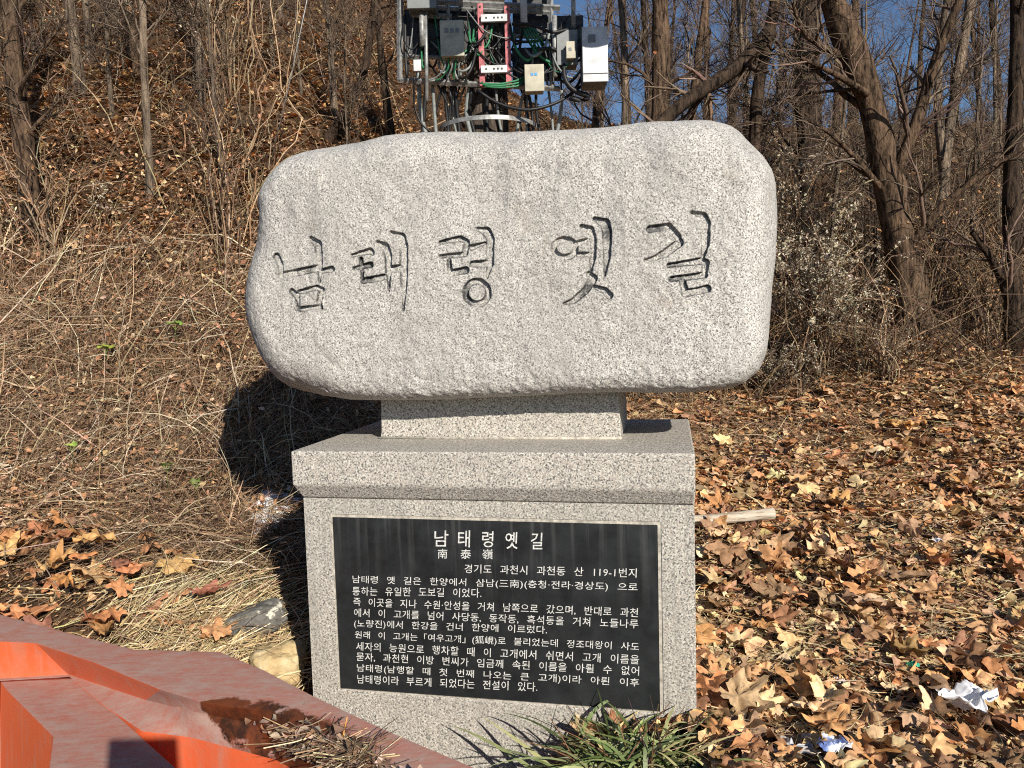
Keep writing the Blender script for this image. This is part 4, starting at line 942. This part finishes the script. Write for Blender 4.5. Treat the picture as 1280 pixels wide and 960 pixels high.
for i in range(26):                                    # bundle running down to the ground
    x = rg.uniform(515, 705); cable([(x + rg.normal(0, 6), rg.uniform(80, 115), F1 + .05), (x + rg.normal(0, 5), 140, F1 + .12), (x + rg.normal(0, 8), 190, F1 + .15), (x + rg.normal(0, 8), 235, F1 + .2)], rg.uniform(.008, .02), M_BLACK if rg.uniform() < .75 else M_GREYC)
for i in range(50):                                    # loops between the boxes
    x0 = rg.uniform(505, 720); x1 = np.clip(x0 + rg.normal(0, 55), 506, 728); y0 = rg.uniform(5, 80); y1 = rg.uniform(15, 100); s_ = rg.uniform(15, 50); Yc = F1 - rg.uniform(-.04, .14)
    cable([(x0, y0, F1), ((x0 * .7 + x1 * .3), max(y0, y1) * .6 + y0 * .4 + s_ * .7, Yc), ((x0 * .3 + x1 * .7), max(y0, y1) * .6 + y1 * .4 + s_ * .6, Yc), (np.clip(x1, 503, 730), y1, F1)], rg.uniform(.005, .013), (M_BLACK, M_BLACK, M_BLACK, M_BLACK, M_GREYC, M_GREENC)[rg.integers(0, 6)])
for dx in range(5): cable([(556 + dx * 5, 68, F1 - .15), (557 + dx * 4, 85, F1 - .12), (545 + dx * 7, 98, F1 - .06), (530 + dx * 14, 101, F1 - .04)], .007, M_GREENC if dx % 2 else M_GREYC)
for dx in range(5): cable([(655 + dx * 3, 35, F1 - .05), (660 + dx * 4, 48, F1 - .08), (668 + dx * 4, 62, F1 - .02)], .007, M_GREENC)
for dx in range(3): cable([(600 + dx * 3, 104 + dx * 2, F1 - .12), (622, 106 + dx * 2, F1 - .13), (650, 100 + dx * 4, F1 - .1), (665, 90, F1)], .008, M_GREENC)
cable([(640, 30, F1 - .1), (665, 30, F1 - .15), (690, 42, F1 - .15), (712, 36, F1 - .1)], .013, M_BLACK)
cable([(596, 112, F1 - .1), (620, 130, F1 - .1), (660, 140, F1 - .12), (700, 128, F1 - .08), (730, 105, F1)], .014, M_BLACK)
cable([(705, 80, F1 - .1), (704, 100, F1 - .15), (718, 116, F1 - .15), (742, 120, F1 - .1), (728, 128, F1 - .1), (712, 122, F1 - .1)], .022, M_BLACK)
cable([(505, 20, F1), (503, 50, F1 - .1), (515, 66, F1 - .1), (528, 45, F1)], .007, M_BLACK)
cable([(518, 95, F1 - .08), (517, 130, F1), (525, 155, F1), (540, 166, F1)], .009, M_BLACK)
cable([(672, 62, F1 - .1), (690, 60, F1 - .12), (700, 66, F1 - .08)], .016, M_BLACK)
for x0, y0, x1, y1, dd in ((505, 12, 596, 66, .03), (640, -10, 690, 45, .05), (640, 60, 700, 100, .04), (605, 8, 630, 20, .0), (690, 20, 730, 70, .06)):
    a, b2 = q(x0, y0, F1 + .05 + dd), q(x1, y1, F1 + .05 + dd); MB().box((a[0], a[1], b2[2]), (b2[0], a[1] + .03, a[2])).build('backing_plate', M_DARK, pole)
# invented gear out of view above, placed to shade the boxes: arm, drums, struts
a = q(613, -95, F1 - .1); MB().box(a + [-1.1, -.06, -.06], a + [1.1, .06, .06]).build('shade_crossarm', M_DARK, pole)
for dx, r, dep in ((.10, .15, 1.0), (.78, .15, 1.0), (1.28, .17, 1.0)):
    c0 = a + np.array([dx, -dep, .02]); MB().tube([c0 + [0, 0, -.52], c0 + [0, 0, .02]], r, 20).build('shade_drum', M_GREYBOX, pole, False)
    MB().tube([a + [dx, 0, 0], c0], .03, 6).build('shade_strut', M_STEEL, pole)
def gear(name, label, x0, y0, x1, y1, Yf, dep, m, parts=()):
    a, b2 = at_y(x0, y0, Yf), at_y(x1, y1, Yf); o = np.array([(a[0] + b2[0]) / 2, Yf, b2[2]])
    root = empty(name, o, label=label, cat='equipment box', group='boxes mounted on the utility pole')
    a, b2 = a - o, b2 - o; w, h = b2[0], a[2]
    bevelled(MB().box((-w, .014, 0), (w, dep, h)).build('body', m if m is not M_WHITE else M_GREYBOX, root), .008)
    bevelled(MB().box((-w - .004, 0, -.004), (w + .004, .0135, h + .004)).build('lid', m, root), .005)
    for nm, mm, fx0, fz0, fx1, fz1, d in parts:
        MB().box((-w + 2 * w * fx0, -d, h * fz0), (-w + 2 * w * fx1, -.001, h * fz1)).build(nm, mm, root)
    return root
gear('equipment_box', 'grey cabinet cut by the top of the photo, upper left on the pole', 508, -30, 545, 9, F1 - .16, .2, M_GREYBOX)
gear('equipment_box', 'beige meter box with three dark windows left of the red rails', 550, 26, 580, 69, F1 - .20, .14, M_BEIGE, [('window', M_GREYBOX, .18 + .24 * i, .66, .34 + .24 * i, .78, .004) for i in range(3)])
gear('equipment_box', 'small cream box with a blue marking right of the red rails', 656, 81, 680, 113, F1 - .20, .12, M_BEIGE, [('blue_marking', M_BLUE, .30, .58, .45, .68, .003), ('blue_marking', M_BLUE, .50, .58, .66, .68, .003)])
gear('equipment_box', 'dark grey box beside the big white box', 696, 38, 722, 80, F1 - .12, .16, M_GREYBOX)
gear('equipment_box', 'tiny cream switch box fixed on the dark grey box', 708, 52, 719, 72, F1 - .20, .075, M_BEIGE, [('label_plate', M_GREYBOX, .25, .42, .6, .62, .003)])
gear('equipment_box', 'big white box with a slim base strip at the right end of the pole gear', 728, 34, 760, 101, F1 - .26, .26, M_WHITE, [('badge', M_GREYBOX, .22, .72, .52, .86, .006), ('seam', M_DARK, 0, .135, 1, .15, .003)])
gear('equipment_box', 'tiny white junction box at the left of the pole gear', 517, 75, 526, 88, F1 - .14, .06, M_WHITE)
root = empty('guy_wire', at_y(340, 195, 6.6), label='thin pale wire slanting up across the bank above the left end of the boulder', cat='wire')
MB().tube(np.array([at_y(338, 205, 6.6), at_y(365, 90, 6.4), at_y(392, -40, 6.2)]) - np.asarray(root.location), .0045, 5).build('strand', M_STEEL, root, True)

# ------------------------------------------------------------------ rocks, log, litter, snow
def rock(name, label, p, size, seed, mat, rz=0, cat='rock', tilt=(0, 0)):
    bm = bmesh.new(); bmesh.ops.create_icosphere(bm, subdivisions=5, radius=1); V = np.array([v.co[:] for v in bm.verts]); F = np.array([[v.index for v in f.verts] for f in bm.faces]); bm.free()
    V = np.sign(V) * np.abs(V) ** .72; V = V * (1 + .16 * vnoise(V, .9, seed) + .10 * vnoise(V, .4, seed + 1) + .05 * vnoise(V, .16, seed + 2) + .02 * vnoise(V, .06, seed + 3))[:, None] * np.array(size)
    o = mesh_np(name, V, F, mat, None, True); o.location = tuple(p); o.rotation_euler = (tilt[0], tilt[1], rz); return tag(o, label, cat)
mr1, nt, b = nmat('grey_rock', .85, .2); co = coord(nt)
c = ramp(nt, noise(nt, 22, 7, co, .7), [(.3, (.06, .058, .052)), (.55, (.15, .145, .13)), (.75, (.26, .25, .22))])
c = mix(nt, ramp(nt, noise(nt, 11, 3, co), [(.63, (0, 0, 0)), (.67, (1, 1, 1))]), c, (.56, .54, .46)); nt.links.new(c, b.inputs['Base Color']); bump(nt, b, noise(nt, 40, 6, co), .8, .012)
mr2, nt, b = nmat('ochre_rock', .85, .2); co = coord(nt)
c = ramp(nt, noise(nt, 12, 7, co, .7), [(.3, (.30, .20, .10)), (.5, (.50, .38, .20)), (.72, (.62, .54, .36))]); nt.links.new(c, b.inputs['Base Color']); bump(nt, b, noise(nt, 26, 6, co), .8, .015)
h1 = hit(318, 812)
rock('rock', 'long dark grey rock with pale lichen lying left of the pedestal', h1 + np.array([0, .0, .14]), (.175, .085, .072), 3, mr1, -.05, tilt=(0, -.32))
h2 = hit(350, 860)
rock('rock', 'rough yellowish rock wedged between the barrier and the pedestal', h2 + np.array([0, .0, .09]), (.125, .11, .10), 8, mr2, .4)
# stick
p0, p1 = hit(862, 676), hit(964, 672); root = empty('wooden_stake', p1, label='weathered pale wooden stake lying in the leaves, one end behind the pedestal', cat='stake')
p1 = p1 + np.array([0, -.05, .11]); root.location = tuple(p1)
a = p0 - p1 + np.array([-.35, .1, .105]); K = 30; Pp = resample([a, a * .5 + [0, 0, .004], np.array([0, 0, .055])], K); rr = .034 * (1 + .04 * RNG.normal(size=K))
mw, nt, b = nmat('weathered_wood', .85, .15); cc = coord(nt, 'Object', (.12, 1, 1))
nt.links.new(ramp(nt, noise(nt, 70, 5, cc, .7), [(.32, (.16, .11, .07)), (.45, (.46, .39, .30)), (.7, (.60, .54, .45))]), b.inputs['Base Color']); bump(nt, b, noise(nt, 80, 4, cc), .8, .008)
MB().tube(Pp, rr, 14).build('shaft', mw, root, True)
# crumpled papers and wrappers
def crumple(name, label, p, size, seed, mat, cat, aspect=1.0, fold=1.0, wing=0.0, rz=0.0):
    n = 46; u, v = np.meshgrid(np.linspace(-1, 1, n), np.linspace(-1, 1, n), indexing='ij'); P3 = np.stack([u.ravel(), v.ravel(), np.zeros(n * n)], 1)
    ridge = lambda s, k: 1 - np.abs(vnoise(P3, s, k)) * 2
    z = fold * (.30 * ridge(.9, seed) + .14 * ridge(.42, seed + 1) + .04 * ridge(.2, seed + 2)) + wing * np.abs(P3[:, 0] + .1) ** 1.3 
    x = P3[:, 0] * (1 - .35 * np.abs(P3[:, 1])) + .28 * fold * vnoise(P3, .6, seed + 5); y = P3[:, 1] * aspect + .28 * fold * vnoise(P3, .6, seed + 6)
    o = mesh_np(name, np.stack([x, y, z], 1) * size, gridf(n, n, 0, False), mat, None, True); o.location = tuple(p + np.array([0, 0, .012])); o.rotation_euler = (0, 0, rz)
    so = o.modifiers.new('solid', 'SOLIDIFY'); so.thickness = .0012; return tag(o, label, cat)
M_PAPER = plain('white_tissue', (.80, .80, .82), .8, .2, 0, .04, 40)
mpl, nt, b = nmat('cloudy_plastic', .25, .5); c = ramp(nt, noise(nt, 16, 3, coord(nt)), [(.45, (.55, .55, .56)), (.52, (.42, .36, .33))]); nt.links.new(c, b.inputs['Base Color'])
mbl, nt, b = nmat('blue_white_wrapper', .3, .5); c = ramp(nt, noise(nt, 13, 3, coord(nt)), [(.40, (.12, .17, .40)), (.46, (.22, .28, .5)), (.52, (.66, .67, .71))]); nt.links.new(c, b.inputs['Base Color'])
mgr = plain('green_foil', (.03, .36, .22), .35, .5, 0, .3, 60)
crumple('crumpled_tissue', 'crumpled white tissue lying on the brown leaves', hit(1207, 912) + np.array([0, 0, .085]), .10, 5, M_PAPER, 'tissue', .75, .8, .5, .2)
crumple('plastic_bag', 'crumpled clear plastic scrap beside the blue wrapper', hit(1000, 968) + np.array([0, 0, .07]), .10, 15, mpl, 'plastic bag', .7, 1.0)
crumple('candy_wrapper', 'crumpled blue and white wrapper lying in the leaves', hit(1040, 966) + np.array([0, -.02, .09]), .06, 25, mbl, 'wrapper', .8, 1.0)
crumple('foil_scrap', 'small scrap of green foil among the leaves', hit(1141, 852) + np.array([0, 0, .06]), .022, 35, mgr, 'scrap', .9, 1.0)
crumple('paper_scrap', 'small white scrap among the leaves left of the green foil', hit(1050, 872) + np.array([0, 0, .06]), .022, 45, M_PAPER, 'scrap', .9, .8)
crumple('paper_scrap', 'small greyish scrap lying farther back among the leaves', hit(1172, 690) + np.array([0, 0, .06]), .03, 55, M_PAPER, 'scrap', .9, .8)
crumple('paper_scrap', 'torn pale scrap stuck in the dead grass at the left edge', hit(18, 592) + np.array([0, -.04, .05]), .085, 65, plain('tan_paper', (.52, .42, .30), .8, .2, 0, .15, 30), 'scrap', 1.2, .8, .3)
# snow in the shade
rg = np.random.default_rng(71); mb = MB()
for i in range(38):
    px, py = (rg.normal(349, 10), rg.uniform(640, 705)) if i < 30 else ((rg.normal(298, 8), rg.normal(722, 4)) if i < 35 else (rg.normal(262, 24), rg.normal(768, 14)))
    c0 = hit(px, py); n = 12; r = rg.uniform(.016, .05) if i < 30 else rg.uniform(.007, .020); th = np.linspace(0, 6.283, n, endpoint=False); rr = r * (1 + .4 * rg.normal(size=n)).clip(.3, 1.8)
    Vs = np.concatenate([[[0, 0, .016]], np.stack([rr * .6 * np.cos(th), rr * .6 * np.sin(th), np.full(n, .012)], 1), np.stack([rr * np.cos(th), rr * np.sin(th), np.full(n, -.012)], 1)]) + c0 + [0, -.04, .135 if i < 30 else .075]
    mb.add(Vs, [np.array([(0, 1 + k, 1 + (k + 1) % n) for k in range(n)]), np.array([(1 + k, 1 + n + k, 1 + n + (k + 1) % n, 1 + (k + 1) % n) for k in range(n)])])
mb.build('snow', plain('snow', (.82, .84, .88), .6, .3, 0, .05, 60), None, True)['kind'] = 'stuff'
# dead leaves washed into the hollow of the barrier
dg = bpy.context.evaluated_depsgraph_get(); dg.update()
def on_barrier(px, py):
    d = ray(px, py); ok, loc, nr, ix = br.ray_cast(Vector(CAM), Vector(d / np.linalg.norm(d)), depsgraph=dg); return np.array(loc) if ok else None
pts = []
for i in range(800):
    px = rg.normal(432, 38); py = rg.normal(918 + (px - 360) * .42 + 14, 10)
    p = on_barrier(px, py)
    if p is not None: pts.append(p + [0, 0, rg.uniform(.002, .028)])
pts = np.array(pts)
V, F, T = small_leaves(pts, rg.uniform(.015, .045, len(pts)), rg, [(.30, .22, .16), (.22, .14, .09), (.38, .29, .22), (.16, .10, .07), (.34, .20, .12)], .5, (.4, .8))
mb = MB().add(V, F, T); k = 160; c0 = pts[rg.integers(0, len(pts), k)]; a = rg.uniform(0, 6.28, k); L = rg.uniform(.04, .20, k); t = np.linspace(-.5, .5, 4)
Pb = c0[:, None] + np.stack([np.cos(a)[:, None] * L[:, None] * t, np.sin(a)[:, None] * L[:, None] * t, .012 + .02 * np.abs(t) * np.ones((k, 1))], -1)
V, F = ribbons(Pb, np.full((k, 4), .002), rg); mb.add(V, F, np.repeat(rand_tint(k, PAL_STRAW, rg), 8, 0))
mb.build('leaf_debris', M_LEAF, None, True, True)['kind'] = 'stuff'
root = empty('dry_stalks', on_barrier(418, 948), label='single orange brown dry stalk standing in the leaves on the barrier', cat='dry stalk')
e = at_y(434, 896, float(root.location.y) + .02) - np.asarray(root.location)
MB().tube(resample([[0, 0, -.01], e * .5 + [.004, 0, 0], e], 8), np.linspace(.0022, .0015, 8), 6, (.5, .25, .07)).build('stem', M_TWIG, root, True, True)

# ------------------------------------------------------------------ photographer standing behind the camera (casts the shadow on the barrier)
def skin_body(name, J, E, mat, root_i, parent=None):
    me = bpy.data.meshes.new(name); me.from_pydata([j[:3] for j in J], E, []); me.materials.append(mat); o = link(bpy.data.objects.new(name, me), parent)
    o.modifiers.new('skin', 'SKIN'); sk = me.skin_vertices[0].data
    for i, j in enumerate(J): sk[i].radius = (j[3], j[4] if len(j) > 4 else j[3]); sk[i].use_root = (i == root_i)
    sub = o.modifiers.new('sub', 'SUBSURF'); sub.levels = sub.render_levels = 2; return o
J = [(.0, -.50, .93, .15, .11), (0, -.50, 1.10, .145, .11), (0, -.49, 1.28, .16, .115), (0, -.48, 1.40, .09, .08), (0, -.47, 1.47, .055), (0, -.45, 1.55, .085, .10), (0, -.45, 1.64, .085, .10), (0, -.46, 1.70, .05, .06)]
E = [(0, 1), (1, 2), (2, 3), (3, 4), (4, 5), (5, 6), (6, 7)]
for s in (-1, 1):
    k = len(J); J += [(s * .10, -.50, .86, .085), (s * .12, -.47, .48, .060), (s * .13, -.50, .09, .042), (s * .15, -.36, .04, .036)]; E += [(0, k), (k, k + 1), (k + 1, k + 2), (k + 2, k + 3)]
    k = len(J); hx = -.135 if s < 0 else .062
    J += [(s * .19, -.47, 1.36, .062), (s * .26, -.34, 1.13, .047), (hx + s * .05, -.10, 1.40, .030), (hx + s * .02, -.055, 1.45, .026, .016)]; E += [(2, k), (k, k + 1), (k + 1, k + 2), (k + 2, k + 3)]
    w = k + 3
    for f in range(4):
        z = (1.535 if s < 0 else 1.592) - f * .018; n = len(J); J += [(hx + s * .018, -.035, z, .010), (hx + s * .006, -.016, z + .004, .0085), (hx - s * .010, -.012, z + .006, .007)]; E += [(w, n), (n, n + 1), (n + 1, n + 2)]
    n = len(J); J += [(hx + s * .008, -.050, 1.475, .011), (hx - s * .008, -.040, 1.49, .009)]; E += [(w, n), (n, n + 1)]
root = empty('person', (0, -.5, float(terr(np.array([0.]), np.array([-.5]))[0])), label='person in dark winter clothes holding up a phone behind the camera, casting the barrier shadow', cat='person')
off = np.array([0, -.5, 0]); body = skin_body('body', [(j[0], j[1] + .5, j[2], *j[3:]) for j in J], E, plain('dark_coat', (.03, .03, .035), .8, .2), 0, root)
ph = bevelled(MB().box((-.124, -.014, 1.470), (.034, -.006, 1.556)).build('mobile_phone', plain('black_glass', (.02, .02, .02), .3, .5), None), .004); tag(ph, 'black mobile phone held sideways in both hands at the camera', 'phone')
for o in bpy.data.objects:
    L = o.get('label')
    if L and len(L.split()) > 16: print('LONG', len(L.split()), L)
